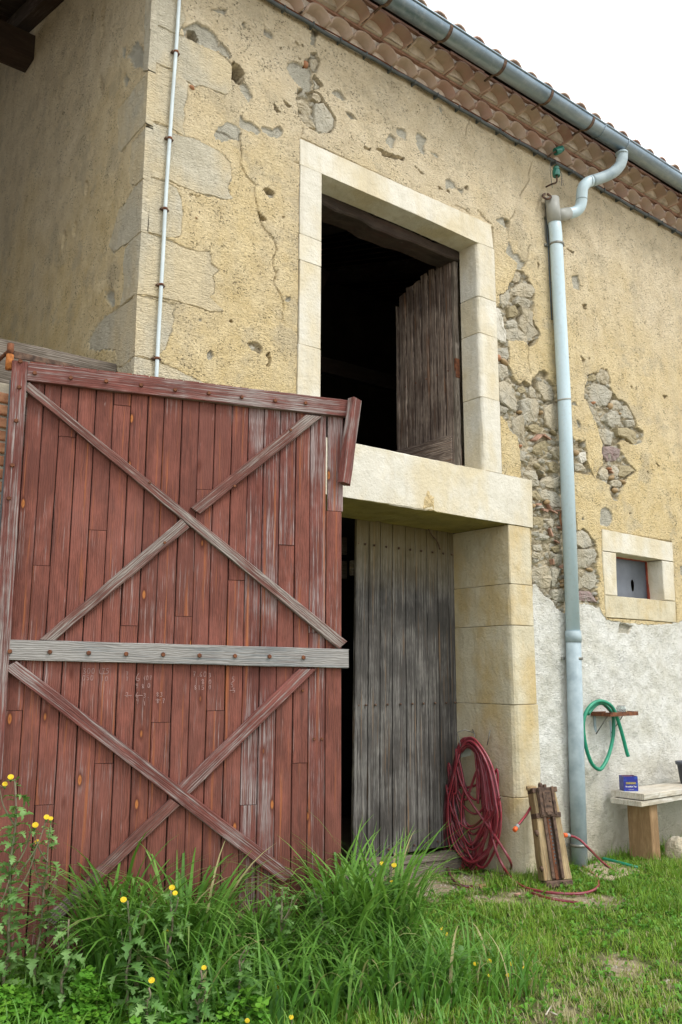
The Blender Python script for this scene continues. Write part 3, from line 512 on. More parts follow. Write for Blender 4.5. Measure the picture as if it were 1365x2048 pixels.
# ------------------------------------------------------------------ barn root and front wall
barn = empty('barn', T(2.2, 0, 0), 'old stone barn with crumbling ochre render, pale dressed stone openings and tiled eaves', 'barn')
def inpoly(px, pz, poly):
    ins = np.zeros(len(px), bool); n = len(poly); j = n-1
    for i in range(n):
        xi, zi = poly[i]; xj, zj = poly[j]
        c = ((zi > pz) != (zj > pz)) & (px < (xj-xi)*(pz-zi)/((zj-zi) if zj != zi else 1e-9)+xi)
        ins ^= c; j = i
    return ins
WIN = (3.603, 5.323, 3.30, 5.367); DOOR = (3.30, 5.585, -.2, 2.85)
SW = (7.18, 7.957, 2.325, 2.74)
def front_wall():
    s = .0088; xs = np.arange(XL+.0, 9.45, s); zs = np.arange(-.1, 6.70, s); nx, nz = len(xs), len(zs)
    X, Z = np.meshgrid(xs, zs, indexing='ij'); P = np.stack([X.ravel(), Z.ravel()], 1)
    n1 = fbm(P, 22, 3, 5); n2 = fbm(P, 22, 3, 9)
    PX = P[:, 0]+n1*.011; PZ = P[:, 1]+n2*.011           # frayed edges
    H = fbm(P, 1.1, 3, 1)*.010+fbm(P, 8, 3, 2)*.0045+fbm(P, 38, 2, 3)*.0022+.006
    at = np.zeros((len(P), 4)); at[:, 3] = 1
    def within(poly):
        q = W2(poly); a = np.array(q); m = (PX > a[:, 0].min()) & (PX < a[:, 0].max()) & (PZ > a[:, 1].min()) & (PZ < a[:, 1].max())
        idx = np.nonzero(m)[0]; return idx[inpoly(PX[idx], PZ[idx], q)]
    i = within(WHITE); H[i] += .004+fbm(P[i], 3.4, 3, 21)*.020+fbm(P[i], 13, 2, 22)*.006; at[i, 2] = 1
    for pl in shallow: i = within(pl); H[i] = -.012+fbm(P[i], 7, 2, 4)*.006; at[i] = (1, 0, 0, 1)
    for pl in deep:
        i = within(pl); f1, f2, idd = worley(P[i]+.012*np.stack([n1[i], n2[i]], 1), np.array([.085, .062]), 3)
        g1, g2, idg = worley(P[i], np.array([.030, .026]), 8)
        H[i] = -.044+.030*np.clip((f2-f1)*2.2, 0, 1)*(.2+idd)+.014*np.clip(g2-g1, 0, .6)+fbm(P[i], 24, 3, 6)*.014+fbm(P[i], 6, 2, 16)*.012-.05*np.clip(fbm(P[i], 9, 2, 18)*4-1.6, 0, 1)
        at[i] = 0; at[i, 3] = 1; at[i, 0] = (idd > .45)*np.clip((f2-f1)*3, 0, 1); at[i, 1] = 1-at[i, 0]*.9
    for f, _ in quoins: i = within(f); H[i] = -.009; at[i] = (1, 0, 0, 1)
    for pl in holes: i = within(pl); H[i] = -.13; at[i] = (.3, .7, 0, 1)
    for cr in cracks:
        q = np.array(W2(cr)); best = np.full(len(P), 9.0)
        lo, hi = q.min(0)-.06, q.max(0)+.06; m = np.nonzero((P > lo).all(1) & (P < hi).all(1))[0]; pp = P[m]+.35*(np.stack([PX[m], PZ[m]], 1)-P[m]); d = np.full(len(m), 9.)
        for a, b in zip(q[:-1], q[1:]):
            ab = b-a; t = np.clip(((pp-a) @ ab)/(ab @ ab), 0, 1); d = np.minimum(d, np.linalg.norm(pp-a-t[:, None]*ab, axis=1))
        k = m[d < .0046]; H[k] -= .016
    # seats for the dressed stones
    for x0, x1, z0, z1 in ((3.40, 5.56, 3.26, 5.59), (2.9, 5.945, 2.83, 3.285), (5.55, 5.90, -.2, 2.9), (2.9, 3.35, -.2, 2.9), (6.972, 8.165, 2.10, 2.945)):
        k = (P[:, 0] > x0+.006) & (P[:, 0] < x1-.006) & (P[:, 1] > z0+.006) & (P[:, 1] < z1-.006); H[k] = -.03
    ex = np.clip((P[:, 0]-XL)/.03, 0, 1); H = H*ex-(1-ex)*.012
    V = np.stack([P[:, 0], -H, P[:, 1]], 1)
    I = np.arange(nx*nz).reshape(nx, nz); a, b, c, d = I[:-1, :-1], I[1:, :-1], I[1:, 1:], I[:-1, 1:]
    Q = np.stack([a, b, c, d], -1).reshape(-1, 4); cx = P[Q[:, 0], 0]+s/2; cz = P[Q[:, 0], 1]+s/2; keep = np.ones(len(Q), bool)
    for x0, x1, z0, z1 in (WIN, DOOR, SW): keep &= ~((cx > x0-.03) & (cx < x1+.03) & (cz > z0-.03) & (cz < z1+.03))
    Q = Q[keep]
    me = fastmesh('front_wall', V-np.array([XL, 0, 0]), Q, M_WALL, at)
    o = link('front_wall', me, barn, T(XL, 0, 0)); tag(o, kind=None, label='patchy ochre render fallen away from grey rubble, whitewashed low on the right')
    return o
fwall = front_wall()

def side_wall():
    s = .02; ys = np.arange(0, 5.2, s); zs = np.arange(2.6, 8.4, s); Y, Z = np.meshgrid(ys, zs, indexing='ij'); P = np.stack([Y.ravel(), Z.ravel()], 1)
    n1, n2 = fbm(P, 14, 3, 5), fbm(P, 14, 3, 9); PX = P[:, 0]+n1*.014; PZ = P[:, 1]+n2*.014
    H = fbm(P, 1.3, 3, 41)*.012+fbm(P, 9, 3, 42)*.006+.004; at = np.zeros((len(P), 4)); at[:, 3] = 1
    for _, q in quoins:
        q = [tuple(atx(a, b, XL)[[1, 2]]) for a, b in q]; k = inpoly(P[:, 0]+n1*.006, P[:, 1], q); H[k] = -.009; at[k, 0] = 1
    T2 = tr(200, 80, 6.2)
    for pl in (T2((300, 450), (340, 440), (360, 520), (330, 600), (300, 500)), T2((280, 80), (320, 90), (310, 260), (270, 200)), T2((340, 200), (420, 60), (450, 20), (500, 60), (540, 180), (520, 330), (420, 340)), [(212, 583), (228, 583), (233, 603), (225, 612), (214, 596)]):
        q = [tuple(atx(a, b, XL)[[1, 2]]) for a, b in pl]; k = inpoly(PX, PZ, q); H[k] = -.012; at[k, 0] = 1
    for (a, b) in ((174, 375), (150, 455), (200, 165), (128, 480), (207, 28), (206, 60), (187, 28), (203, 180)):
        q = atx(a, b, XL)[[1, 2]]; k = np.hypot((P[:, 0]-q[0])*1.0, (P[:, 1]-q[1])*.5) < .03; H[k] = -.05
    H = H*np.clip(P[:, 0]/.04, 0, 1)-(1-np.clip(P[:, 0]/.04, 0, 1))*.012
    V = np.stack([XL-H, P[:, 0], P[:, 1]], 1); ny, nz = len(ys), len(zs); I = np.arange(ny*nz).reshape(ny, nz)
    Q = np.stack([I[:-1, :-1], I[:-1, 1:], I[1:, 1:], I[1:, :-1]], -1).reshape(-1, 4)
    me = fastmesh('side_wall', V-np.array([XL, 0, 0]), Q, M_WALL, at)
    return link('side_wall', me, barn, T(XL, 0, 0))
swall = side_wall()

# quoin stones: one block each, wrapping the corner
for qi, (fp, sp) in enumerate(quoins):
    fq = W2(fp); sq = [tuple(atx(a, b, XL)[[1, 2]]) for a, b in sp]
    def rough(poly, amp):
        out = []; rr = random.Random(qi)
        for i in range(len(poly)):
            a, b = np.array(poly[i]), np.array(poly[(i+1) % len(poly)]); out.append(a); L = np.linalg.norm(b-a); n = int(L/.03)
            if i == 0 or n < 1: continue
            nr = np.array([-(b-a)[1], (b-a)[0]])/L
            for k in range(1, n): out.append(a+(b-a)*k/n+nr*rr.uniform(-amp, amp))
        return out
    V, F = [], []
    for poly, mk in ((rough(fq, .004), lambda a, b, d: (a, d, b)), (rough(sq, .005), lambda a, b, d: (XL+d, a, b))):
        n = len(poly); c = np.mean(poly, 0); k0 = len(V); d0 = -.004+random.uniform(-.003, .004)
        for j, (sc_, dd) in enumerate(((1, .05), (1, .006), (.97, d0))):
            for i, p in enumerate(poly):
                q = c+(np.array(p)-c)*sc_
                if i < 2: q = np.array(p); dd2 = dd if j == 0 else .0
                else: dd2 = dd
                # keep corner edge vertices on the arris
                v = list(mk(q[0], q[1], dd2)); V.append(v)
        for j in (0, 1):
            for i in range(n): a, b = k0+j*n+i, k0+j*n+(i+1) % n; F.append((a, b, b+n, a+n))
        F.append(tuple(k0+2*n+i for i in range(n)))
    V = np.array(V); V[:, 0] = np.maximum(V[:, 0], XL-.006); V[:, 1] = np.maximum(V[:, 1], -.006); cc = V.mean(0)
    me = mesh('quoin_stone', V-cc, F, M_QUOIN, False); bm = bmesh.new(); bm.from_mesh(me); bmesh.ops.remove_doubles(bm, verts=bm.verts, dist=.0005); bmesh.ops.recalc_face_normals(bm, faces=bm.faces); bmesh.ops.triangulate(bm, faces=[f for f in bm.faces if len(f.verts) > 4]); bm.to_mesh(me); bm.free()
    link('quoin_stone', me, barn, Matrix.Translation(cc))

# rubble stones showing in the gaps of the render
def rock(name, poly, mat, y0=.055, y1=None, seed=0, parent=None):
    rr = random.Random(seed); y1 = rr.uniform(-.006, .014) if y1 is None else y1
    P = [np.array(p) for p in poly]; out = []
    for i in range(len(P)):
        a, b = P[i], P[(i+1) % len(P)]; out += [a*.96+b*.04, a*.66+b*.34, a*.33+b*.67]
    P = np.array(out); c = P.mean(0); V = []; n = len(P); tilt = (rr.uniform(-.2, .2), rr.uniform(-.25, .1))
    for sc_, y in ((1.02, y0), (1.0, y1+.012), (.93, y1+.002), (.6, y1-.002), (.28, y1-.003)):
        for p in P:
            q = c+(p-c)*sc_+np.array([rr.uniform(-1, 1), rr.uniform(-1, 1)])*.0042
            yy = y+(rr.uniform(-1, 1)*.0048 if y < y0 else 0)+(tilt[0]*(q[0]-c[0])+tilt[1]*(q[1]-c[1]) if y < y0 else 0)
            V.append((q[0], yy, q[1]))
    V.append((c[0], y1-.004, c[1])); F = []
    for j in range(4):
        for i in range(n): a, b = j*n+i, j*n+(i+1) % n; F.append((a, b, b+n, a+n))
    for i in range(n): F.append((4*n+i, 4*n+(i+1) % n, 5*n))
    V = np.array(V); cc = V.mean(0); me = mesh(name, V-cc, F, mat, False)
    bm = bmesh.new(); bm.from_mesh(me); bmesh.ops.recalc_face_normals(bm, faces=bm.faces)
    if sum(f.normal.y for f in bm.faces) > 0: bmesh.ops.reverse_faces(bm, faces=bm.faces)
    bm.to_mesh(me); bm.free()
    return link(name, me, parent, Matrix.Translation(cc))
for i, (pl, mt) in enumerate(rubble): rock('rubble_stone', W2(pl), mt, seed=i, parent=barn)
pebm = {}
for i, (f, c, r_, mt) in enumerate(pebbles):
    c0 = aty(*f(c)[0], -.002); e = aty(*f((c[0]+r_[0], c[1]))[0], -.002); g = aty(*f((c[0], c[1]+r_[1]))[0], -.002)
    rx, rz = abs(e[0]-c0[0]), abs(g[2]-c0[2])
    if mt.name not in pebm:
        bm = bmesh.new(); bmesh.ops.create_icosphere(bm, subdivisions=2, radius=1)
        for v in bm.verts: v.co *= 1+.09*float(vnoise(np.array(v.co)*1.7, 3))
        me = bpy.data.meshes.new('pebble'); bm.to_mesh(me); bm.free(); me.materials.append(mt); me.polygons.foreach_set('use_smooth', [True]*len(me.polygons)); pebm[mt.name] = me
    link('pebble', pebm[mt.name], barn, Matrix.Translation((c0[0], .012, c0[2])) @ Matrix.Rotation(random.uniform(-.5, .5), 4, 'Y') @ Matrix.Diagonal((rx, .03, rz, 1)))
for f, c, L, h, ang in chips:
    c0 = aty(*f(c)[0], 0); Lm = L/6.8/210; hm = max(.005, h/6.8/190)
    V, F = boxgeo((-Lm/2, -.022, -hm/2), (Lm/2, .03, hm/2)); V = [(x+.004*random.random(), y+x*random.uniform(-.3, .3), z+random.uniform(-.002, .002)) for x, y, z in V]
    link('tile_chip', mesh('tile_chip', V, F, M_CHIP, False), barn, Matrix.Translation((c0[0], .0, c0[2])) @ Matrix.Rotation(ang, 4, 'Y') @ Matrix.Rotation(.25, 4, 'X'))
# broken clay pipe mouth beside the downpipe
c0 = aty(1126, 1039, .01); ring = []
for k in range(17): a = 2*math.pi*k/16; ring.append((c0[0]+.055*math.cos(a), -.005, c0[2]+.082*math.sin(a)))
tube('clay_pipe_mouth', ring, .009, M_PEBO, barn, 6)

# dressed stones
def jamb(name, xi, xo, z0, z1, yf, yb, mat, parent, r=.02, r2=None):
    """block whose inner (xi) arris is rounded; xi may lie left or right of xo"""
    s_ = 1 if xo > xi else -1; r2 = r2 or r; pr = [(xo, yb), (xo, yf+.003), (xo-s_*.003, yf)]
    for k in range(5): a = k/4*math.pi/2; pr.append((xi+s_*r*(1-math.sin(a)), yf+r2*(1-math.cos(a))))
    pr.append((xi, yb)); n = len(pr); V = []
    c = np.mean(pr, 0)
    for z, k in ((z0, .006), (z0+.004, 0), ((z0+z1)/2, 0), (z1-.004, 0), (z1, .006)):
        for p in pr: d = c-np.array(p); d = d/(np.linalg.norm(d)+1e-9)*k; w = random.uniform(-.0015, .0015); V.append((p[0]+d[0]+w, p[1]+d[1]+w, z))
    F = [tuple(range(n)), tuple(reversed(range(4*n, 5*n)))]+[(j*n+i, (j+1)*n+i, (j+1)*n+(i+1) % n, j*n+(i+1) % n) for j in range(4) for i in range(n)]
    V = np.array(V); cc = V.mean(0); me = mesh(name, V-cc, F, mat, False); bm = bmesh.new(); bm.from_mesh(me); bmesh.ops.recalc_face_normals(bm, faces=bm.faces); bm.to_mesh(me); bm.free()
    return link(name, me, parent, Matrix.Translation(cc))
def X0(px, py): return aty(px, py, -.015)
def q4(*pts): return [tuple(aty(a, b, -.015)[[0, 2]]) for a, b in pts]
prism('lintel', q4((601, 277), (983, 450), (988, 497), (952, 483.5), (860, 441), (643, 346.5), (601, 328.5)), -.015, .205, M_DRESS, barn, .004)
lx0, lx1, rx0, rx1 = 3.405, 3.605, 5.326, 5.553
zl = [aty(640, 346, 0)[2], aty(640, 484, 0)[2], aty(640, 535, 0)[2], aty(640, 700, 0)[2], 3.28]
for a, b in zip(zl[:-1], zl[1:]): jamb('jamb_stone', lx1, lx0+random.uniform(-.006, .004), b+.0012, a-.0012, -.013+random.uniform(-.002, .002), .205, M_DRESS, barn, .010)
zr = [5.364, aty(956, 592, 0)[2], aty(958, 665, 0)[2], aty(964, 794, 0)[2], 3.28]
for a, b in zip(zr[:-1], zr[1:]): jamb('jamb_stone', rx0+random.uniform(-.001, .002), rx1+random.uniform(-.004, .008), b+.0012, a-.0012, -.013+random.uniform(-.002, .002), .205, M_DRESS, barn, .035)
# big lintel over the cart door; underside stained by algae
P_ = [(2.98, 2.851), (4.64, 2.85), (4.70, 2.862), (4.76, 2.85), (5.938, 2.848), (5.948, 3.277), (2.98, 3.277)]
big = prism('door_lintel', P_, -.022, .622, M_DRESSY, barn, .008, mats=[M_DRESS, M_ALGAE])
for p in big.data.polygons:
    if p.normal.z < -.7: p.material_index = 1
rock('lintel_scar', [(4.60, 2.86), (4.72, 2.858), (4.76, 2.92), (4.72, 2.99), (4.66, 3.02), (4.62, 2.95)], M_DRESSY, .0, -.024, 5, barn)
jz = [2.846, aty(1015, 1167)[2], aty(1015, 1250)[2], aty(1016, 1410)[2], .602, -.05]
for i, (a, b) in enumerate(zip(jz[:-1], jz[1:])):
    jr = 5.895+(.0, .0, .0, .012, .05)[i]; jl = 5.612-(.0, .01, .02, .045, .06)[i]
    jamb('jamb_stone', 5.612-(.0, .002, .004, .006, .010)[i], jr, b+.002, a-.002, -.016-(.0, .001, .002, .004, .02)[i], .64, M_DRESSY, barn, (.012, .035, .05, .075, .10)[i])
    jamb('jamb_stone', 3.30, 2.99, b+.002, a-.002, -.016, .64, M_DRESSY, barn, .03)
# small window
prism('lintel', q4((1205.5, 1058), (1345.5, 1085), (1348, 1123), (1325, 1119.5), (1233, 1104.7), (1206, 1101)), -.015, .19, M_DRESS, barn, .005)
prism('sill', q4((1211, 1190), (1352, 1203.5), (1353, 1244.6), (1213, 1234)), -.015, .19, M_DRESSY, barn, .005)
prism('jamb_stone', q4((1206, 1102.5), (1233, 1106), (1236, 1192), (1211, 1189)), -.013, .19, M_DRESS, barn, .005)
prism('jamb_stone', q4((1325, 1121), (1348, 1124.5), (1352, 1202.5), (1330.5, 1200)), -.013, .19, M_DRESS, barn, .006)
M_PANE = plain('grey_window_board', (.10, .115, .14), .35, .25, 6, .05, spec=.5)
a0, a1, b0, b1 = 7.12, 8.0, 2.28, 2.78
hx, hz = aty(1265.5, 1171, .176)[[0, 2]]; V = []; F = []
for i in range(12):                                            # board with the oval hole cut through
    a = 2*math.pi*i/12; cs_, sn = math.cos(a), math.sin(a); m = max(abs(cs_), abs(sn))
    V.append((hx+.028*cs_*(1+.1*math.sin(3*a)), .176, hz+.062*sn)); ex = hx+cs_/m*.9; ez = hz+sn/m*.9; V.append((min(max(ex, a0), a1), .176, min(max(ez, b0), b1)))
V += [(a0, .176, b0), (a1, .176, b0), (a1, .176, b1), (a0, .176, b1)]
for i in range(12): j = (i+1) % 12; F.append((2*i, 2*i+1, 2*j+1, 2*j))
pane = centred('window_board', V, F, M_PANE, barn)
M_REDFR = plain('red_window_frame', (.28, .06, .035), .7, .4, 20, .3)
fv = merge([boxgeo((7.18, .160, 2.722), (7.955, .175, 2.742)), boxgeo((7.938, .158, 2.325), (7.958, .174, 2.72)), boxgeo((7.18, .160, 2.322), (7.94, .175, 2.332))])
centred('window_frame', fv[0], fv[1], M_REDFR, barn)
prism('rusty_edge', [(7.93, 2.33), (7.96, 2.33), (7.975, 2.36), (7.955, 2.42), (7.94, 2.5)], .15, .16, M_REDFR, barn, .002)

# rest of the barn's shell
box('right_wall_face', (9.45, .0, -.1), (15, .3, 6.7), M_WALL, barn, 0)
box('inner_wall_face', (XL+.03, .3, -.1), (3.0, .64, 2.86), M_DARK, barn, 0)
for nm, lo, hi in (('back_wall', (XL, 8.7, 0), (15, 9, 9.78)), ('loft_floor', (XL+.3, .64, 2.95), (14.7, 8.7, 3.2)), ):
    box(nm, lo, hi, M_DARK if nm in ('loft_floor',) else M_SHED, barn, 0)
for nm, x0, x1 in (('end_wall', 14.7, 15.0), ('party_wall', XL+.04, XL+.28)):
    prism(nm, [(.02, 0), (8.7, 0), (8.7, 6.86+.315*9.03), (.02, 6.86+.315*.35)], x0, x1, M_SHED, barn, 0.0, plane='x')
for nm, lo, hi in (('added_shade_wall', (-3.6, .2, 0), (-3.3, 9, 6.6)), ('shed_back_wall', (-3.3, 8.7, 0), (XL, 9, 9.7)), ('shed_loft_floor', (-3.3, .55, 3.0), (XL+.0, 8.7, 3.2))):  # first wall is unseen, added to keep side light off the barn's left wall
    box(nm, lo, hi, M_SHED, barn, 0)
box('eaves_closing_board', (XL+.1, .02, 6.62), (15, .3, 6.93), M_DARK, barn, 0)
for (x0, x1, z0, z1) in ((XL+.28, 3.40, 2.9, 6.6), (5.56, 9.45, 3.3, 6.6), (3.4, 5.56, 5.62, 6.6), (5.95, 6.97, 0, 3.3), (8.17, 9.45, 0, 3.3), (6.97, 8.17, 0, 2.1), (6.97, 8.17, 2.96, 3.3)):
    box('wall_core', (x0, .15, z0), (x1, .5, z1), M_SHED, barn, 0)

# ------------------------------------------------------------------ loft opening: timber lintel, shutter, beams inside
board('timber_lintel', (3.5, .215, 5.325), (5.42, .215, 5.31), (0, 1, 0), .13, .10, .22, M_RAFT, barn, seg=14, wob=.016, ch=.012)
sh = board('loft_shutter', (5.335, .28, 4.2), (5.335, 1.04, 4.2), (1, 0, 0), .12, .12, .04, M_DARKW, barn, seg=3)
tag(sh, 'dark brown plank shutter swung inwards in the loft opening')
ytop = [5.285, 5.31, 5.28, 5.27, 5.24, 5.23, 5.19, 5.10]; yb = .275
for i in range(8):
    wd = .098 if i < 7 else .05
    board('plank', (5.285+random.uniform(-.004, .004), yb+wd/2, 3.30), (5.285+random.uniform(-.004, .004), yb+wd/2+.004, ytop[i]), (1, 0, 0), wd-.013, wd-.017, .028, M_DARKW, sh, seg=8, wob=.004, ragged=(.0, .02)); yb += wd+.003
board('batten', (5.262, .30, 3.50), (5.262, 1.05, 3.50), (1, 0, 0), .30, .30, .02, M_DARKW, sh, seg=8, wob=.006)
board('stile', (5.27, .255, 3.30), (5.29, .262, 5.30), (1, 0, 0), .035, .035, .05, M_BEAM, sh, seg=12, wob=.005)
for z in (4.25, 3.42): box('hinge', (5.28, .235, z-.09), (5.33, .262, z+.09), M_RUST, sh, .004)
for i in range(5): box('rivet', (5.277, .33+i*.14, 4.24), (5.285, .342+i*.14, 4.252), M_RUST, sh, .002)
for p0, p1 in (((3.2, 3.0, 5.2), (9, 3.0, 5.25)), ((4.2, 2.2, 3.3), (5.6, 2.6, 6.2)), ((3.4, 1.5, 6.3), (3.7, 7, 8.0)), ((5.2, 1.5, 6.3), (5.2, 7, 8.0)), ((6.8, 1.5, 6.3), (6.8, 7, 8.0))):
    board('roof_timber', p0, p1, (0, 1, .2), .18, .18, .16, M_RAFT, barn, seg=5)

# ------------------------------------------------------------------ grey cart door
gd = board('cart_door', (5.56, .675, 2.45), (4.46, .675, 2.45), (0, 1, 0), .12, .12, .04, M_GREYW, barn, seg=3)
tag(gd, 'weathered dark grey plank door standing ajar in the stone doorway')
bx = [712, 727, 740, 762.6, 786, 812, 831, 854, 875, 896, 908.5]
gx = [aty(b, 1055, .636)[0] for b in bx]
for i, (a, b) in enumerate(zip(gx[:-1], gx[1:])):
    yo = .636+random.uniform(0, .006)-(.014 if i == 0 else 0); lean = -.045*(1-i/10)
    board('plank', ((a+b)/2+lean, yo, .16), ((a+b)/2, yo, 2.88), (0, 1, 0), (b-a)-.006, (b-a)-.006, .03, M_GREYW, gd, seg=10, wob=.002)
studm = None
for zz_, ph in ((2.65, 0), (1.34, 1), (.21, 2)):
    for i, (a, b) in enumerate(zip(gx[:-1], gx[1:])):
        bm = bmesh.new(); bmesh.ops.create_icosphere(bm, subdivisions=1, radius=.011)
        if studm is None:
            studm = bpy.data.meshes.new('stud'); bm.to_mesh(studm); studm.materials.append(M_RUSTD)
        bm.free(); link('stud', studm, gd, Matrix.Translation(((a+b)/2-.02*(1-i/10), .628, zz_)))
tube('loose_strip', smooth_path([aty(857, 1058, .61), aty(866, 1072, .61), aty(875, 1083, .615), aty(881, 1099, .62)]), .006, M_RUSTD, gd, 5)
board('threshold', (3.3, .47, .035), (5.56, .47, .035), (0, 1, 0), .22, .20, .14, M_BEAM, barn, seg=12, wob=.005)
board('threshold_board', (4.4, .455, .175), (5.5, .46, .10), (0, 1, 0), .05, .04, .10, M_BEAM, barn, seg=6, wob=.004)
for z, m_ in ((2.74, M_BEAM), (2.52, M_BEAM)): board('inside_board', (3.5, 1.3, z), (4.9, 1.3, z), (0, 1, 0), .16, .16, .03, m_, barn, seg=3)
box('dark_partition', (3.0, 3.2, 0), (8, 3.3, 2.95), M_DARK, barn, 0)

# ------------------------------------------------------------------ génoise cornice, roof tiles, gutter
def arch(r0, r1, L, n=10, taper=.92):
    V, F = [], []
    for (y, k) in ((0, 1.0), (L, taper)):
        for i in range(n+1):
            a = math.pi*i/n
            for r_ in (r0*k, r1*k): V.append((-math.cos(a)*r_, y, math.sin(a)*r_*.86))
    m = 2*(n+1)
    for i in range(n):
        a, b, c, d = 2*i, 2*i+1, 2*i+3, 2*i+2
        F += [(a, d, c, b), (a+m, b+m, c+m, d+m), (b, c, c+m, b+m), (a, a+m, d+m, d)]
    F += [(0, 1, m+1, m), (2*n, m+2*n, m+2*n+1, 2*n+1)]; return V, F
V, F = arch(.101, .1155, .34, 12); tile_me = mesh('cornice_tile', V, F, M_TILE, False)
for p in tile_me.polygons: p.use_smooth = True
SP = .2345
for row, (yf, z0, xo) in enumerate(((-.125, 6.592, 2.30), (-.262, 6.722, 2.30+.07))):
    x = xo
    while x < 11.2:
        link('cornice_tile', tile_me, barn, Matrix.Translation((x+random.uniform(-.008, .008), yf+random.uniform(-.008, .008), z0+random.uniform(-.004, .004))) @ Matrix.Rotation(random.uniform(-.05, .05), 4, 'Z') @ Matrix.Rotation(random.uniform(-.04, .04), 4, 'Y')); x += SP
    # mortar: deep filling inside the arches, and flush spandrels between them
    xs = np.arange(2.1, 11.3, .04); zb = z0-.004 if row == 0 else z0+.006; zs = np.linspace(zb, z0+.108, 6); VV = []; FF = []
    for i, xx in enumerate(xs):
        for j, zz_ in enumerate(zs): VV.append((xx, yf+.108+.014*float(fbm(np.array([xx, zz_]), 12, 2, row))-.05*(.108-(zz_-z0))*0, zz_))
    m = len(zs)
    for i in range(len(xs)-1):
        for j in range(m-1): a = i*m+j; FF.append((a, a+m, a+m+1, a+1))
    VV, FF = merge([(VV, FF), boxgeo((2.1, yf+.12, zb), (11.3, .02, z0+.108))])
    centred('cornice_mortar', VV, FF, M_EAVEM, barn, False)
    VV = []; FF = []; xk = xo
    while xk < 11.2:
        k0 = len(VV); n_ = 12
        for j in range(n_+1):
            a = math.pi*j/n_; hx_j = xk-math.cos(a)*.112; top_x = xk-SP/2+SP*j/n_; w = random.uniform(-.003, .003)
            VV += [(hx_j, yf+.040+w, z0+math.sin(a)*.094), (top_x, yf+.032+w, z0+.107), (top_x, yf+.16, z0+.107)]
        for j in range(n_): a = k0+3*j; FF += [(a, a+3, a+4, a+1)]
        a = k0; VV += [(xk-SP/2, yf+.040, z0+.004)]; FF += [(len(VV)-1, a, a+1)]
        a = k0+3*n_; VV += [(xk+SP/2, yf+.040, z0+.004)]; FF += [(a, len(VV)-1, a+1)]
        xk += SP
    centred('cornice_spandrel', VV, FF, M_EAVEM, barn, False)['kind'] = 'stuff'
    x = 2.1; sy = (-.122, -.258)[row]
    while x < 11.3:
        L = random.uniform(.36, .44); V, F = boxgeo((x+.002, sy+random.uniform(-.006, .006), z0+.106), (x+L-.003, .05, z0+.128+random.uniform(-.002, .002)))
        centred('flat_tile', V, F, M_STRIP, barn); x += L
# gutter
gy, gz, gr = -.42, 6.823, .086; V = []; F = []; xs = np.arange(1.0, 12.01, .5); n = 14
for x in xs:
    for i in range(n+1):
        a = math.pi+math.pi*i/n
        V.append((x, gy+gr*math.cos(a), gz+gr*math.sin(a)))
    for i in range(n, -1, -1):
        a = math.pi+math.pi*i/n; V.append((x, gy+(gr-.003)*math.cos(a), gz+(gr-.003)*math.sin(a)))
m = 2*(n+1)
for j in range(len(xs)-1):
    for i in range(m): a, b = j*m+i, j*m+(i+1) % m; F.append((a, b, b+m, a+m))
gut = centred('gutter', V, F, M_ZINC, barn, True)
tube('gutter_bead', [(1, gy-gr, gz+.004), (6, gy-gr, gz+.004), (12, gy-gr, gz+.004)], .009, M_ZINC, gut, 8)
for bxx in (3.35, 3.92, 4.55, 5.21, 5.85, 6.47):
    Pn = [(bxx, -.22, gz+.015), (bxx, gy+gr+.01, gz+.01)]
    arc = [(bxx+.004, gy+(gr+.004)*math.cos(a), gz+(gr+.004)*math.sin(a)) for a in np.linspace(0, -math.pi, 12)]
    VF = [];
    for P in (arc,):
        for a, b in zip(P[:-1], P[1:]):
            a, b = np.array(a), np.array(b); o = np.array([.016, 0, 0]); nn = np.cross(o, b-a); nn = nn/np.linalg.norm(nn)*.004
            VF.append(([a-o, a+o, b+o, b-o, a-o-nn, a+o-nn, b+o-nn, b-o-nn], [(0, 1, 2, 3), (7, 6, 5, 4), (0, 3, 7, 4), (1, 5, 6, 2)]))
    VF.append(boxgeo((bxx-.008, -.375, 6.752), (bxx+.008, -.26, 6.764)))
    V, F = merge(VF); centred('gutter_bracket', V, F, M_RUSTD, barn)
for gx_ in (6.66, 7.05):
    tube('gutter_joint', [(gx_, gy+(gr+.002)*math.cos(a), gz+(gr+.002)*math.sin(a)) for a in np.linspace(0, -math.pi, 12)], .005, M_ZINC, gut, 6)
# roof deck and canal tiles
SL = .315
def roofz(y): return 6.885+SL*(y+.33)
V = [(-6, -.36, roofz(-.36)), (15.5, -.36, roofz(-.36)), (15.5, 9.4, roofz(9.4)), (-6, 9.4, roofz(9.4))]; V += [(x, y, z+.03) for x, y, z in V]
centred('roof_deck', V, [(0, 3, 2, 1), (4, 5, 6, 7), (0, 1, 5, 4), (1, 2, 6, 5), (2, 3, 7, 6), (3, 0, 4, 7)], M_RAFT, barn)
V, F = arch(.082, .098, .46, 8, .8); rt = mesh('roof_tile', V, F, M_TILE, True); sl_ang = math.atan(SL)
i = 0; x = 1.9
while x < 11.5:
    for k in range(3):
        y = -.435+k*.36+random.uniform(-.012, .012)
        link('roof_tile', rt, barn, Matrix.Translation((x+random.uniform(-.01, .01), y, roofz(y)+.008)) @ Matrix.Rotation(sl_ang, 4, 'X') @ Matrix.Rotation(random.uniform(-.05, .05), 4, 'Z'))
    x += SP
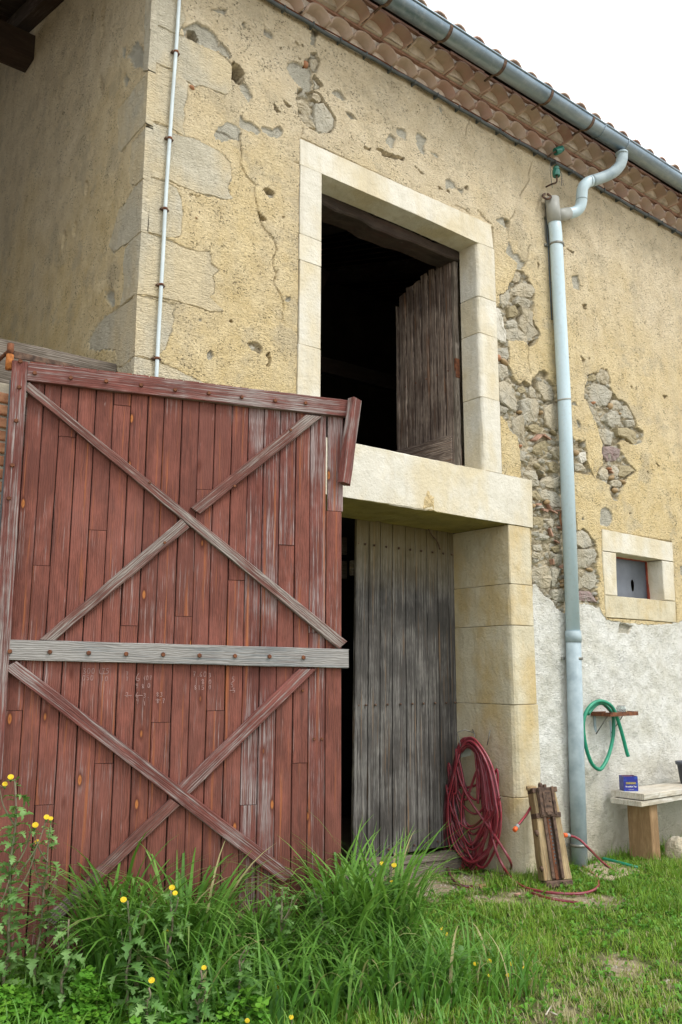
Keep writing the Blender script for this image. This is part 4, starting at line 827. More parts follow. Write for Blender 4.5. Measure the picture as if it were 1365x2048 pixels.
# one joined sheet for the courses higher up, which the photograph does not show singly
xs = np.arange(-6, 15.5, SP/6); Vr = []; Fr = []
for y in (.6, 9.4):
    for k, xx in enumerate(xs): Vr.append((xx, y, roofz(y)+.035+.05*math.cos(2*math.pi*k/6)))
for k in range(len(xs)-1): Fr.append((k, k+1, len(xs)+k+1, len(xs)+k))
o = centred('upper_roof_tiles', Vr, Fr, M_TILE, barn, True); o['kind'] = 'stuff'

# open shed roof timbers to the left
RS = .315
def under(y): return 6.67+RS*y
for xr in (XL-.07, 1.2, .2, -.9, -2.0): board('rafter', (xr, -.3, under(-.3)+.09), (xr, 9, under(9)+.09), (0, 0, 1), .13, .13, .17, M_RAFT, barn, seg=4, wob=.006)
for yp in (2.55, 5.4, 8.0): board('purlin', (-5.5, yp, under(yp)-.13), (XL-.003, yp, under(yp)-.13), (0, 1, 0), .26, .26, .24, M_RAFT, barn, seg=8, wob=.008)

# ------------------------------------------------------------------ downpipe, conduit, cable, insulators
dp = tube('downpipe', [aty(1105, 398, -.085), aty(1112, 470, -.085), aty(1129, 800, -.085), aty(1147, 1268, -.085)], .062, M_PVC, barn, 20)
tag(dp, 'pale blue-white plastic rainwater pipe')
tube('lower_pipe', [aty(1147, 1268, -.085), aty(1153, 1500, -.085), aty(1160, 1735, -.085)], .066, M_PIPEG, dp, 20)
tube('pipe_collar', [aty(1146.6, 1262, -.085), aty(1147.8, 1285, -.085)], .070, M_PIPEG, dp, 20)
tube('pipe_collar', [aty(1128.5, 799, -.085), aty(1128.9, 802, -.085)], .0645, M_PVCG, dp, 20)
tube('grey_tee', [aty(1104.5, 397, -.085), aty(1109, 446, -.085)], .067, M_PVCG, dp, 20)
tube('tee_branch', [aty(1110, 432, -.085), aty(1136, 427, -.10)], .060, M_PVCG, dp, 16)
off = [aty(1135, 427, -.10), aty(1150, 424, -.13), aty(1160, 415, -.16), aty(1163.5, 402, -.18), aty(1164, 392, -.19), aty(1166, 376, -.21), aty(1174, 366, -.23), aty(1185, 361, -.25)]
tube('offset_bend', smooth_path(off, 4), .055, M_PVC, dp, 16)
off2 = [aty(1184, 362, -.25), aty(1205, 355, -.30), aty(1225, 346, -.35), aty(1238, 334, -.39), aty(1244, 320, -.415), aty(1245, 305, -.42)]
tube('outlet_bend', smooth_path(off2, 4), .056, M_PIPEG, dp, 16)
for (px, py, r_) in ((1163.6, 400, .0575), (1179, 363.5, .058), (1243.5, 308, .062), (1231, 341, .058)):
    d_ = .004; q = aty(px, py, {1163.6: -.183, 1179: -.24, 1243.5: -.418, 1231: -.365}[px]); dirv = {1163.6: (0, 0, 1), 1179: (.9, -.25, .1), 1243.5: (0, 0, 1), 1231: (.6, -.3, .6)}[px]
    dirv = np.array(dirv)/np.linalg.norm(dirv); tube('pipe_seam', [q-dirv*.005, q+dirv*.005], r_, M_PIPEG, dp, 16)
for (px, py) in ((1114, 490), (1150, 1317), (1157, 1690)):
    q = aty(px, py, -.085); a = np.array([q-(0, 0, .011), q+(0, 0, .011)]); cl = tube('pipe_clamp', a, .071, M_IRON, dp, 20)
    box('clamp_screw', (q[0]-.10, -.03, q[2]-.012), (q[0]-.06, .01, q[2]+.012), M_IRON, dp, .003)
tube('old_bracket', smooth_path([aty(1090, 388, 0), aty(1086, 392, -.05), aty(1094, 398, -.1), aty(1102, 394, -.12), aty(1096, 388, -.06)]), .012, M_RUSTD, barn, 6)
tube('lightning_strip', [aty(1092, 400, -.01), aty(1100, 560, -.012), aty(1104, 640, -.012)], .009, M_CABLE, barn, 6)

cp = [(362, -60), (359, 0), (354, 80), (346, 190), (340.5, 270), (335, 350), (331, 418), (327, 500), (323, 570), (318, 660), (315, 720), (311, 790), (300, 960)]
cd = tube('conduit', smooth_path([aty(a, b, -.03) for a, b in cp], 4), .0125, M_COND, barn, 10)
tag(cd, 'thin white conduit with rusty clips beside the corner stones')
for a, b in ((353, 104), (340, 277), (331, 418), (323, 570), (315, 717)):
    q = aty(a, b, -.03); tube('conduit_clip', [q-(0, 0, .008), q+(0, 0, .008)], .0165, M_RUST, cd, 10); box('clip_nail', (q[0]-.03, -.03, q[2]-.006), (q[0]+.03, .0, q[2]+.006), M_RUSTD, cd, .002)

cab = tube('eaves_cable', [(x, -.046+.003*math.sin(x*9), 6.566+.006*math.sin(x*3.1)+(.004*math.sin(x*17))) for x in np.arange(2.2, 12, .12)], .0155, M_CABLE, barn, 8)
tube('bell_wire', [(x, -.050+.003*math.sin(x*13+1), 6.588+.004*math.sin(x*5)) for x in np.arange(2.2, 12, .12)], .006, M_RUST, cab, 6)
for x in np.arange(2.4, 11, .27): box('cable_clip', (x-.006, -.066, 6.545), (x+.006, -.0, 6.586), M_CABLE, cab, .002)

M_GLASS = NT('green_insulator_glass', .12, .6).done((.02, .16, .12)); 
def insulator(px, py, px2, py2, tilt, ym, label):
    q = aty(px, py, ym); root = empty('insulator', Matrix.Translation(q), label, 'insulator')
    prof = [(.0, .062), (.024, .060), (.031, .052), (.031, .044), (.024, .036), (.026, .030), (.036, .026), (.038, .018), (.038, -.036), (.034, -.042), (.026, -.040), (0, -.02)]
    V, F = [], []; n = 14
    for r_, z in prof:
        for k in range(n): a = 2*math.pi*k/n; V.append((r_*math.cos(a), r_*math.sin(a), z))
    for j in range(len(prof)-1):
        for k in range(n): a, b = j*n+k, j*n+(k+1) % n; F.append((a, a+n, b+n, b))
    Wm = Matrix.Translation(q) @ tilt
    link('glass_bell', mesh('glass_bell', V, F, M_GLASS), root, Wm)
    w0 = np.array(Wm @ Vector((0, 0, -.03))); w1 = np.array(Wm @ Vector((0, 0, -.10))); e = aty(px2, py2, -.0)
    tube('iron_pin', smooth_path([w0, w1, (w1*.35+e*.65)-(0, .02, 0), e]), .0085, M_RUSTD, root, 6)
    return root
insulator(1113, 345, 1092, 374, Matrix.Identity(4), -.13, 'green glass insulator upright on a bent pin above the downpipe top')
insulator(1117, 301, 1089, 319, Matrix.Rotation(R(55), 4, 'Y') @ Matrix.Rotation(R(20), 4, 'X'), -.16, 'green glass insulator tipped sideways under the eaves tiles')
tube('loose_wire', smooth_path([aty(1106, 315, -.1), aty(1101, 330, -.09), aty(1102, 350, -.08), aty(1105, 376, -.07)]), .003, M_CABLE, barn, 5)
tube('loose_wire', smooth_path([aty(1119, 342, -.1), aty(1124, 350, -.09), aty(1123, 372, -.08)]), .003, M_CABLE, barn, 5)

# ------------------------------------------------------------------ left building: beam, brick pier
wing = empty('shed_front', T(1.2, .2, 0), 'brick pier and old timber beam of the open shed left of the barn', 'shed')
board('beam', (-3.0, .25, 3.445), (XL-.012, .25, 3.405), (0, 1, 0), .30, .31, .26, M_BEAM, wing, seg=14, wob=.008, ch=.012)
box('infill', (-.2, .38, 0), (XL-.02, .5, 3.25), M_BMORT, wing, 0)
box('pier_core', (.72, .145, -.05), (1.56, .40, 3.25), M_BMORT, wing, 0)
bv, bf = boxgeo((-.105, -.05, -.028), (.105, .05, .028)); bme = None; z = .03; c = 0
bm = bmesh.new(); bmesh.ops.create_cube(bm, size=1)
for v in bm.verts: v.co = Vector((v.co.x*.215, v.co.y*.1, v.co.z*.058))
bmesh.ops.bevel(bm, geom=bm.edges[:], offset=.006, segments=1, affect='EDGES'); bme = bpy.data.meshes.new('brick'); bm.to_mesh(bme); bm.free(); bme.materials.append(M_BRICK)
while z < 3.2:
    for k in range(4):
        x = .80+k*.235-(.11 if c % 2 else 0)
        if x > .7 and x < 1.6: link('brick', bme, wing, Matrix.Translation((min(x, 1.46), .178+random.uniform(-.008, .008), z)) @ Matrix.Rotation(random.uniform(-.02, .02), 4, 'Y') @ Matrix.Rotation(random.uniform(-.02, .02), 4, 'Z'))
    z += .0745; c += 1

# ------------------------------------------------------------------ the red door
HX = np.array([1.413, .05, 0.0]); TH = R(20.6); UX = np.array([math.cos(TH), -math.sin(TH), 0]); NV = np.array([math.sin(TH), math.cos(TH), 0])
rd = empty('barn_door', Matrix.Translation(HX) @ Matrix.Rotation(-TH, 4, 'Z'), 'large weathered red plank door with crossed grey braces, swung open in front of the barn', 'door')
def dpt(px, py, off=0.0):                 # point of the door face under a sight line; off < 0 is towards the viewer
    return onp(px, py, HX+NV*off, NV)
def pu(px, py): return (dpt(px, py)-HX) @ UX
edges = [5, 40, 80, 120, 150.5, 157.2, 192.4, 227.6, 262.9, 297, 329.5, 365.9, 399.5, 432, 466, 498.6, 530, 562, 593.5, 622.2, 654.2, 685]
# plank edges measured along a level line in the upper panel
ue = [pu(x, 800) for x in (88, 122, 157.2, 192.4, 227.6, 262.9, 297, 329.5, 365.9, 399.5, 432, 466, 498.6, 530, 562, 593.5, 622.2, 654.2, 685)]
wd = ue[1]-ue[0]; ue = [ue[0]-wd] + ue
joints = {}
def add_joint(px0, px1, py):
    P0 = dpt((px0+px1)/2, py); u = (P0-HX) @ UX
    k = max(0, min(len(ue)-2, int(np.searchsorted(ue, u)-1))); joints.setdefault(k, []).append(P0[2])
for a, b, y, s_, oy in ((215, 275, 430, 1.845, 640), (420, 485, 315, 1.845, 640), (725, 785, 625, 1.845, 640), (320, 385, 775, 1.845, 640), (105, 170, 905, 1.845, 640), (845, 905, 960, 1.845, 640), (640, 700, 1093, 1.845, 640), (435, 500, 1128, 1.845, 640), (1030, 1085, 830, 1.845, 640), (1145, 1205, 1155, 1.845, 640), (1207, 1262, 705, 1.845, 640),
                      (125, 190, 683, 1.845, 1240), (345, 410, 530, 1.845, 1240), (555, 620, 378, 1.845, 1240), (760, 825, 335, 1.845, 1240), (885, 945, 683, 1.845, 1240), (1075, 1135, 528, 1.845, 1240), (0, 65, 335, 1.845, 1240)):
    add_joint(a/s_, b/s_, oy+y/s_)
def dz_top(u): return 3.372-.022*u
for k in range(len(ue)-1):
    a, b = ue[k], ue[k+1]; js = sorted(set([.06+random.uniform(-.01, .03)]+joints.get(k, [])+[dz_top((a+b)/2)]))
    for z0, z1 in zip(js[:-1], js[1:]):
        if z1-z0 < .08: continue
        yo = random.uniform(0, .005); lean = random.uniform(-.002, .002); last = k == len(ue)-2
        du = (.010 if last and z0 > 2.3 else 0)
        p0 = HX+UX*((a+b)/2+lean+du)+NV*yo+np.array([0, 0, z0+.0015]); p1 = HX+UX*((a+b)/2+du)+NV*yo+np.array([0, 0, z1-.0015])
        worn = k > 12
        board('plank', p0, p1, NV, (b-a)-.0048, (b-a)-.0048, .026, M_REDW if (worn and random.random() < .6) else M_RED, rd, seg=6, ch=.0035, wob=.0008)
bk = [HX+UX*u+NV*y+np.array([0, 0, z]) for y in (.0325, .042) for u, z in ((ue[0], .1), (ue[-2]-.004, .1), (ue[-2]-.004, 3.33), (ue[0], 3.35))]  # dark sheet added behind the planks to stop light showing through their gaps
centred('gap_light_block', bk, [(0, 1, 2, 3), (7, 6, 5, 4), (0, 4, 5, 1), (1, 5, 6, 2), (2, 6, 7, 3), (3, 7, 4, 0)], M_RAFT, rd)
def rail(name, pa, pb, wa_px, wb_px, mat, off=-.036, th=.036, **k):
    A0, B0 = dpt(*pa, off), dpt(*pb, off)
    wa = abs(dpt(pa[0], pa[1]+wa_px/2, off)[2]-dpt(pa[0], pa[1]-wa_px/2, off)[2]); wb = abs(dpt(pb[0], pb[1]+wb_px/2, off)[2]-dpt(pb[0], pb[1]-wb_px/2, off)[2])
    o = board(name, A0, B0, NV, wa, wb, th-.001, mat, rd, **k); return o
rail('top_rail', (56, 743), (696, 817), 37, 33, M_REDRAIL, seg=12, wob=.002)
rail('middle_rail', (6, 1299), (696, 1317), 41, 38, M_GREYRAIL, seg=12, wob=.0015, ragged=(0, .012))
def brace(TL, TR, BR, BL, mat, off=-.036, seg=8, seed=0):
    r_ = random.Random(seed); q = [dpt(*p, off) for p in (TL, TR, BR, BL)]; A0, B0 = (q[0]+q[3])/2, (q[1]+q[2])/2
    Mx, L = frame(A0, B0, NV); Mi = Mx.inverted(); lc = [Mi @ Vector(p) for p in q]; ch = .004; V = []; F = []
    for i in range(seg+1):
        t = i/seg; p = lc[0].lerp(lc[1], t); q_ = lc[3].lerp(lc[2], t)
        if p.z > q_.z: p, q_ = q_, p
        w1, w2 = r_.uniform(-.0015, .0015), r_.uniform(-.0015, .0015); th = .035
        for y, f in ((ch, 0), (0, .06), (0, .94), (ch, 1), (th-.001, 1), (th-.001, 0)):
            v = p.lerp(q_, f); V.append((v.x, y, v.z+(w1 if f < .5 else w2)))
    for i in range(seg):
        for k in range(6): a, b = i*6+k, i*6+(k+1) % 6; F.append((a, a+6, b+6, b))
    F += [tuple(range(6)), tuple(reversed(range(seg*6, seg*6+6)))]; me = mesh('brace', V, F, mat, False)
    bm = bmesh.new(); bm.from_mesh(me); bmesh.ops.recalc_face_normals(bm, faces=bm.faces); bm.to_mesh(me); bm.free()
    return link('brace', me, rd, Mx)
brace((58, 764), (695, 1283), (678, 1297), (52, 780), M_BRACE, seed=1)
brace((612, 829), (382, 1014), (401, 1027.5), (645, 833), M_BRACE, -.035, seed=2)
brace((363, 1038), (79, 1279), (111, 1280.5), (379.5, 1054.6), M_BRACE, -.035, seed=3)
brace((34, 1322), (590, 1748), (565, 1766), (7, 1336), M_REDRAIL, seed=4)
brace((599, 1338), (355, 1576), (374, 1595), (634, 1338), M_REDRAIL, -.035, seed=5)
brace((341.5, 1597.7), (89, 1839), (110, 1850), (360, 1611), M_BRACE, -.035, seed=6)
A0, B0 = dpt(41, 722, -.04), dpt(-14, 1560, -.04); board('hinge_stile', B0, A0, NV, .085, .085, .06, M_REDRAIL, rd, seg=8, wob=.002)
board('edge_strip', dpt(-28, 1500, -.012), dpt(24, 760, -.012), NV, .03, .025, .05, M_CABLE, rd, seg=5)
A0, B0 = dpt(716, 798, -.075), dpt(694, 967, -.06); lb = board('loose_batten', A0, B0, NV*.85-UX*.5, .082, .078, .05, M_REDRAIL, rd, seg=5, wob=.002, ragged=(.004, .008))
tag(lb, 'short peeling red batten hanging loose at the top corner')
bm = bmesh.new(); bmesh.ops.create_cone(bm, cap_ends=True, segments=6, radius1=.014, radius2=.011, depth=.014)
bolt = bpy.data.meshes.new('bolt'); bm.to_mesh(bolt); bm.free(); bolt.materials.append(M_RUST)
RB = Matrix.Rotation(-TH, 4, 'Z') @ Matrix.Rotation(R(90), 4, 'X')
for px, py in ((70, 746), (142, 755), (213, 762), (283, 770), (351, 779), (418, 786), (484, 794), (551, 801), (612, 806), (20, 1303), (100, 1304), (178, 1306), (253, 1308), (327, 1309), (400, 1311), (471, 1312), (540, 1313), (608, 1315)):
    q = dpt(px, py, -.042); link('bolt', bolt, rd, Matrix.Translation(q) @ RB)
for px, py in ((41, 722), (39, 774), (33, 841), (25, 930), (18, 996)): link('bolt', bolt, rd, Matrix.Translation(dpt(px, py, -.046)) @ RB)
for px, py in ((629, 1478), (645, 1478), (606, 1381), (300, 965), (582, 860), (330, 1085), (470, 972)): link('nail_head', bolt, rd, Matrix.Translation(dpt(px, py, -.004 if px > 600 else -.038)) @ RB @ Matrix.Scale(.7, 4))
# hinge on the pier and its strap over the top of the door
hp = dpt(20, 716, -.02); hg = tube('hinge_barrel', [hp-(0, 0, .07), hp+(0, 0, .02)], .021, M_RUSTO, rd, 10)
tube('hinge_pin', [hp+(0, 0, .021), hp+(0, 0, .085)], .019, M_RUST, hg, 10)
board('hinge_strap', dpt(25, 708, .028), dpt(150, 733, .028), NV, .045, .02, .008, M_RUSTD, rd, seg=3)
tube('hinge_hook', smooth_path([hp+(0, 0, .05), hp+(0.0, .08, .05), (hp[0]+.0, .26, hp[2]+.05)]), .012, M_RUST, wing, 6)
# chalk sums: thin strokes
SEGS = {'0': [[(0, .5), (.2, 1), (.5, 1), (.6, .5), (.4, 0), (.1, 0), (0, .5)]], '1': [[(.3, 1), (.3, 0)]], '2': [[(0, .8), (.3, 1), (.55, .8), (.1, .1), (.6, 0)]], '3': [[(0, .9), (.4, 1), (.5, .75), (.2, .55), (.55, .3), (.3, 0), (0, .1)]],
        '5': [[(.55, 1), (.1, 1), (.05, .55), (.4, .6), (.55, .3), (.3, 0), (0, .08)]], '6': [[(.5, 1), (.1, .5), (.1, .1), (.45, 0), (.55, .3), (.1, .4)]], '7': [[(0, .95), (.55, 1), (.2, 0)], [(.1, .5), (.45, .55)]],
        '8': [[(.3, .5), (.05, .75), (.3, 1), (.5, .75), (.1, .25), (.3, 0), (.55, .25), (.3, .5)]], '9': [[(.5, .7), (.2, .55), (.1, .85), (.4, 1), (.5, .7), (.3, 0)]], '-': [[(0, .1), (1.6, .1)]], '|': [[(.1, 1), (0, .5), (.1, .1), (1.8, .1)]], '.': [[(.2, .05), (.3, 0)]], '(': [[(.5, 1), (.1, .5), (.4, 0)]]}
CH = tr(0, 1260, 2.73); parts_ = []
for txt, u, v, h in (('300', 455, 210, 28), ('|', 545, 212, 30), ('75', 560, 210, 26), ('050', 452, 248, 26), ('10', 556, 253, 24), ('7', 690, 228, 22), ('6', 742, 235, 44), ('(', 785, 250, 24), ('07', 800, 250, 22), ('7', 690, 256, 22), ('9', 742, 292, 26), ('8', 775, 295, 24), ('0', 808, 292, 22),
                     ('-', 682, 330, 30), ('-', 740, 330, 30), ('2.', 688, 340, 26), ('6', 742, 340, 28), ('3.', 785, 345, 24), ('9', 745, 375, 28), ('1', 785, 390, 22), ('83', 856, 340, 24), ('-', 850, 362, 22), ('8.7', 856, 375, 24), ('7.60', 1056, 228, 26), ('3', 1142, 236, 22), ('8', 1102, 268, 28), ('0', 1142, 272, 22), ('815', 1062, 302, 24), ('0', 1142, 302, 20), ('5', 1268, 256, 26), ('5', 1262, 288, 24), ('-', 1255, 310, 22), ('5', 1272, 318, 24)):
    for ch in txt:
        for st in SEGS.get(ch, []):
            pts = [dpt(*CH((u+x*h*.85, v+(1-y)*h))[0], -.0025) for x, y in st]
            for a, b in zip(pts[:-1], pts[1:]):
                d = b-a; L = np.linalg.norm(d)+1e-9; nn = np.cross(d/L, NV)*.0014
                parts_.append(([a-nn, a+nn, b+nn, b-nn], [(0, 1, 2, 3)]))
        u += h*(.5 if ch == '.' else .85)
V, F = merge(parts_); M_CHALK = plain('chalk', (.36, .23, .21), .95, .35, 60, 0); centred('chalk_writing', V, F, M_CHALK, rd)

# ------------------------------------------------------------------ ground
def gmask(P):
    """bare/dry patches: 0 grass .. 1 bare"""
    m = np.zeros(len(P))
    for px, py, rx, ry, k in ((1255, 1930, .40, .16, .8), (1330, 1960, .3, .1, .6), (1120, 1797, .75, .16, 1.2), (1000, 1960, .8, .20, .55), (1310, 1705, .35, .10, .9), (940, 1760, .42, .22, 1.2), (985, 1800, .5, .10, 1.0), (850, 1775, .5, .2, 1.1), (1345, 1925, .3, .08, 1.0), (870, 1800, .18, .07, .7), (1100, 2030, .55, .12, .6), (850, 1750, .40, .16, 1.0), (1190, 1740, .25, .08, 1.0), (950, 1800, .25, .06, .8), (880, 1860, .10, .05, .9)):
        c = atz(px, py, 0)[:2]; t = np.array(c)-CAM[:2]; t /= np.linalg.norm(t); s_ = np.array([-t[1], t[0]]); d = P-c
        r_ = np.hypot((d @ s_)/(rx*.62), (d @ t)/(ry*1.7)); m = np.maximum(m, k*np.clip(1.35-r_*1.0, 0, 1))
    m = m*(.75+.5*fbm(P, 6, 3, 78))+fbm(P, 2.6, 4, 77)*.40-.06
    return np.clip(m, 0, 1)
def gh(P):
    h = fbm(P, .8, 3, 60)*.02+fbm(P, 6, 3, 61)*.010
    left = np.clip((2.6-P[:, 0])/1.4, 0, 1)*np.clip((P[:, 1]+1.8)/1.6, 0, 1)
    return h+left*.06-.005
s_ = .025; xs = np.arange(-1.5, 10.5, s_); ys = np.arange(-4.2, 1.0, s_); X, Y = np.meshgrid(xs, ys, indexing='ij'); P = np.stack([X.ravel(), Y.ravel()], 1)
gm = gmask(P); V = np.column_stack([P, gh(P)]); edge = np.minimum(np.minimum(P[:, 0]+1.5, 10.475-P[:, 0]), np.minimum(P[:, 1]+4.2, 9)); V[:, 2] = np.where(edge < .05, -.03, V[:, 2])
at = np.zeros((len(P), 4)); at[:, 0] = gm; at[:, 3] = 1; I = np.arange(len(P)).reshape(len(xs), len(ys))
Q = np.stack([I[:-1, :-1], I[1:, :-1], I[1:, 1:], I[:-1, 1:]], -1).reshape(-1, 4)
s = NT('soil_and_turf', .97, .1); p = s.pos(); a = s.sep(s.attr())
soil = s.mix(s.ramp(s.noise(p, 26, 5, .7), [(.3, 0), (.7, 1)]), (.17, .13, .08), (.42, .35, .25))
soil = s.mix(s.ramp(s.voro(p, 55), [(.1, .8), (.3, 0)]), soil, (.50, .46, .38))
soil = s.mix(s.ramp(s.noise(p, 7, 4, .7), [(.45, 0), (.65, .7)]), soil, (.36, .30, .15))
turf = s.mix(s.ramp(s.noise(p, 18, 5, .7), [(.35, 0), (.65, 1)]), (.05, .06, .02), (.10, .13, .035))
c = s.mix(s.ramp(a[0], [(.25, 0), (.6, 1)]), turf, soil)
M_SOIL = s.done(c, s.bump(s.noise(p, 60, 4, .7), .9, .012))
o = link('ground', fastmesh('ground', V, Q, M_SOIL, at)); tag(o, kind='structure')
s = NT('far_meadow', .97, .1); p = s.pos(); M_FAR = s.done(s.mix(s.ramp(s.noise(p, .6, 5, .7), [(.35, 0), (.65, 1)]), (.24, .20, .14), (.34, .29, .21)))
o = link('farmyard', mesh('farmyard', [(-120, -120, -.04), (120, -120, -.04), (120, 120, -.04), (-120, 120, -.04)], [(0, 1, 2, 3)], M_FAR)); tag(o, kind='structure')

# ------------------------------------------------------------------ vegetation
def leafmat(name, stops, trans=.35, rough=.5):
    s = NT(name, rough, .35); a = s.sep(s.attr()); c = s.ramp(a[0], stops)
    c = s.mix(s.math('MULTIPLY', a[1], .55), c, s.mix(.5, c, (.16, .2, .05)))
    tr_ = s.n('ShaderNodeBsdfTranslucent'); s.put(tr_.inputs[0], s.mix(.5, c, (.16, .28, .02))); ms = s.n('ShaderNodeMixShader'); ms.inputs[0].default_value = trans
    s.put(s.b.inputs['Base Color'], c); s.t.links.new(s.b.outputs[0], ms.inputs[1]); s.t.links.new(tr_.outputs[0], ms.inputs[2])
    s.t.links.new(ms.outputs[0], s.t.nodes['Material Output'].inputs[0]); return s.m
M_LAWN = leafmat('lawn_grass', [(0, (.09, .20, .015)), (.45, (.19, .38, .025)), (.75, (.30, .47, .045)), (.86, (.36, .42, .08)), (.93, (.46, .40, .17)), (1, (.55, .47, .28))])
M_TALL = leafmat('tall_grass', [(0, (.055, .18, .025)), (.5, (.13, .34, .045)), (.85, (.24, .46, .085)), (.95, (.24, .36, .11)), (1, (.50, .43, .22))])
M_LEAF = leafmat('weed_leaf', [(0, (.08, .19, .045)), (.5, (.15, .31, .08)), (1, (.25, .42, .14))])
M_CLOV = leafmat('clover_leaf', [(0, (.06, .18, .02)), (.5, (.12, .33, .03)), (1, (.24, .46, .05))])
M_STEM = plain('weed_stem', (.16, .22, .09), .6, .35, 15, .1, col2=(.24, .17, .13))
M_PETAL = plain('yellow_petal', (.85, .62, .03), .6, .1, 30, 0)
M_PETAL2 = plain('orange_centre', (.75, .38, .02), .6, .1, 30, 0)
M_BUD = plain('green_bud', (.10, .18, .05), .6, .2, 30, 0)
def blades(name, base, L, Wd, az, th0, th1, S, mat, tint, twist=0.3, label=None, cat=None, group=None, kind='stuff', parent=None):
    """base (N,3); each blade starts th0 from vertical and bends to th1"""
    N = len(base); t = np.linspace(0, 1, S+1); th = th0[:, None]+(th1-th0)[:, None]*t[None]**1.5
    ds = (L/S)[:, None]; dx = np.sin(th)*ds; dz = np.cos(th)*ds
    hx = np.concatenate([np.zeros((N, 1)), np.cumsum(dx[:, :-1], 1)], 1); hz = np.concatenate([np.zeros((N, 1)), np.cumsum(dz[:, :-1], 1)], 1)
    ca, sa = np.cos(az)[:, None], np.sin(az)[:, None]
    C = np.stack([base[:, :1]+hx*ca, base[:, 1:2]+hx*sa, base[:, 2:3]+hz], -1)
    wprof = np.clip(np.minimum(.55+t*3, 1)*(1-t**2.2), .02, 1); wv = (Wd[:, None]*wprof[None]/2)
    tw = twist*(t[None]*2-1)*rng.uniform(-1.2, 1.2, (N, 1)); px_ = -np.sin(az[:, None]+tw); py_ = np.cos(az[:, None]+tw)
    off = np.stack([px_*wv, py_*wv, np.zeros_like(px_)], -1)
    V = np.stack([C-off, C+off], 2).reshape(-1, 3); b = (np.arange(N)*(2*(S+1)))[:, None]+(np.arange(S)*2)[None]
    Q = np.stack([b, b+1, b+3, b+2], -1).reshape(-1, 4); at = np.zeros((len(V), 4)); at[:, 0] = np.repeat(tint, 2*(S+1)); at[:, 1] = np.tile(np.repeat(t, 2), N); at[:, 3] = 1
    me = fastmesh(name, V, Q, mat, at); o = link(name, me, parent)
    if parent is None: tag(o, label, cat, group, kind)
    return o
# short lawn
def lawn_points(N):
    px_ = rng.uniform(-150, 1480, N*3); py_ = rng.uniform(1700, 2200, N*3)
    q = rng.uniform((-.2, -3.6), (9.5, .45), (N*3, 2)); d = q-CAM[:2]; fw = RC[2][:2]/np.linalg.norm(RC[2][:2]); z = d @ fw; x = d @ np.array([fw[1], -fw[0]])
    k = (np.abs(x-.25)/z < .58) & (z > 3.0); q = q[k]
    k = ~((q[:, 1] > -.02) & ((q[:, 0] < 3.35) | (q[:, 0] > 5.55))) & ~((q[:, 1] > .05) & (q[:, 0] < 5.0))
    q = q[k]; m = gmask(q); q = q[rng.uniform(0, 1, len(q)) > m*.98]; return q[:N]
q = lawn_points(150000); N = len(q); gm_ = gmask(q); dry = np.clip(gm_*.9, 0, 1); hh = .72+.75*fbm(q, 3.0, 3, 90)
nc = N//13; cen = q[:nc]; pick = rng.integers(0, nc, int(N*.62)); kk = np.arange(len(pick)); q[N-len(pick):] = cen[pick]+rng.normal(0, .013, (len(pick), 2)); gm_ = gmask(q); dry = np.clip(gm_*.9, 0, 1); hh = .72+.75*fbm(q, 3.0, 3, 90)
big_ = np.zeros(N); big_[N-len(pick):] = rng.uniform(.2, 1, nc)[pick]; hh = hh*(.75+.75*big_)
base = np.column_stack([q, gh(q)-.004])
tint = np.clip(rng.normal(.45, .20, N)+dry*.5+fbm(q, 2.0, 3, 91)*.42+np.clip((-1.3-q[:, 1])*.22, 0, .25)+(rng.uniform(0, 1, N) < .07+dry*.25)*.4, 0, 1)
L = rng.uniform(.035, .095, N)*np.clip(hh, .5, 1.5)*(1-dry*.45)
blades('lawn', base, L, rng.uniform(.0032, .0070, N), rng.uniform(0, 6.28, N), rng.uniform(.1, .8, N), rng.uniform(.8, 2.0, N), 3, M_LAWN, tint, label='short patchy green lawn grass running up to the barn wall', cat='grass')
# tall grass in front of the door
fp = lambda u, v: HX[:2]+UX[:2]*u-NV[:2]*v
def tall(N, u0, u1, v0, v1, Lr, Wr, th1r, seedz):
    u = rng.uniform(u0, u1, N); v = rng.uniform(v0, v1, N); b2 = HX[:2]+np.outer(u, UX[:2])-np.outer(v, NV[:2])
    return np.column_stack([b2, gh(b2)-.01]), rng.uniform(*Lr, N), rng.uniform(*Wr, N)*1.75, rng.uniform(*th1r, N)
parts = [tall(18, .52, .80, .05, .25, (.90, 1.2), (.011, .016), (1.2, 2.7), 0), tall(480, .66, 1.20, .05, .42, (.50, .98), (.009, .016), (1.2, 2.8), 0), tall(460, 1.12, 1.80, .08, .55, (.36, .68), (.008, .014), (1.2, 2.8), 1), tall(480, 1.84, 2.34, .02, .42, (.50, .96), (.009, .016), (1.0, 2.7), 2),
         tall(480, .9, 2.4, .40, .95, (.32, .62), (.006, .013), (1.2, 2.8), 3), tall(110, .15, .7, .1, .45, (.20, .42), (.006, .012), (1.1, 2.4), 4), tall(300, 2.1, 2.8, .3, .95, (.20, .40), (.004, .010), (1.2, 2.6), 5), tall(1300, -.1, 2.5, .25, 1.25, (.08, .26), (.003, .007), (.9, 2.3), 6)]
base = np.concatenate([a[0] for a in parts]); L = np.concatenate([a[1] for a in parts]); Wd = np.concatenate([a[2] for a in parts]); t1 = np.concatenate([a[3] for a in parts]); N = len(base)
blades('tall_grass', base, L, Wd, rng.uniform(0, 6.28, N), rng.uniform(.02, .45, N), t1, 9, M_TALL, np.clip(rng.normal(.45, .22, N)+(rng.uniform(0, 1, N) < .05)*.5, 0, 1), .8, 'rank tall grass arching against the foot of the red door', 'grass')
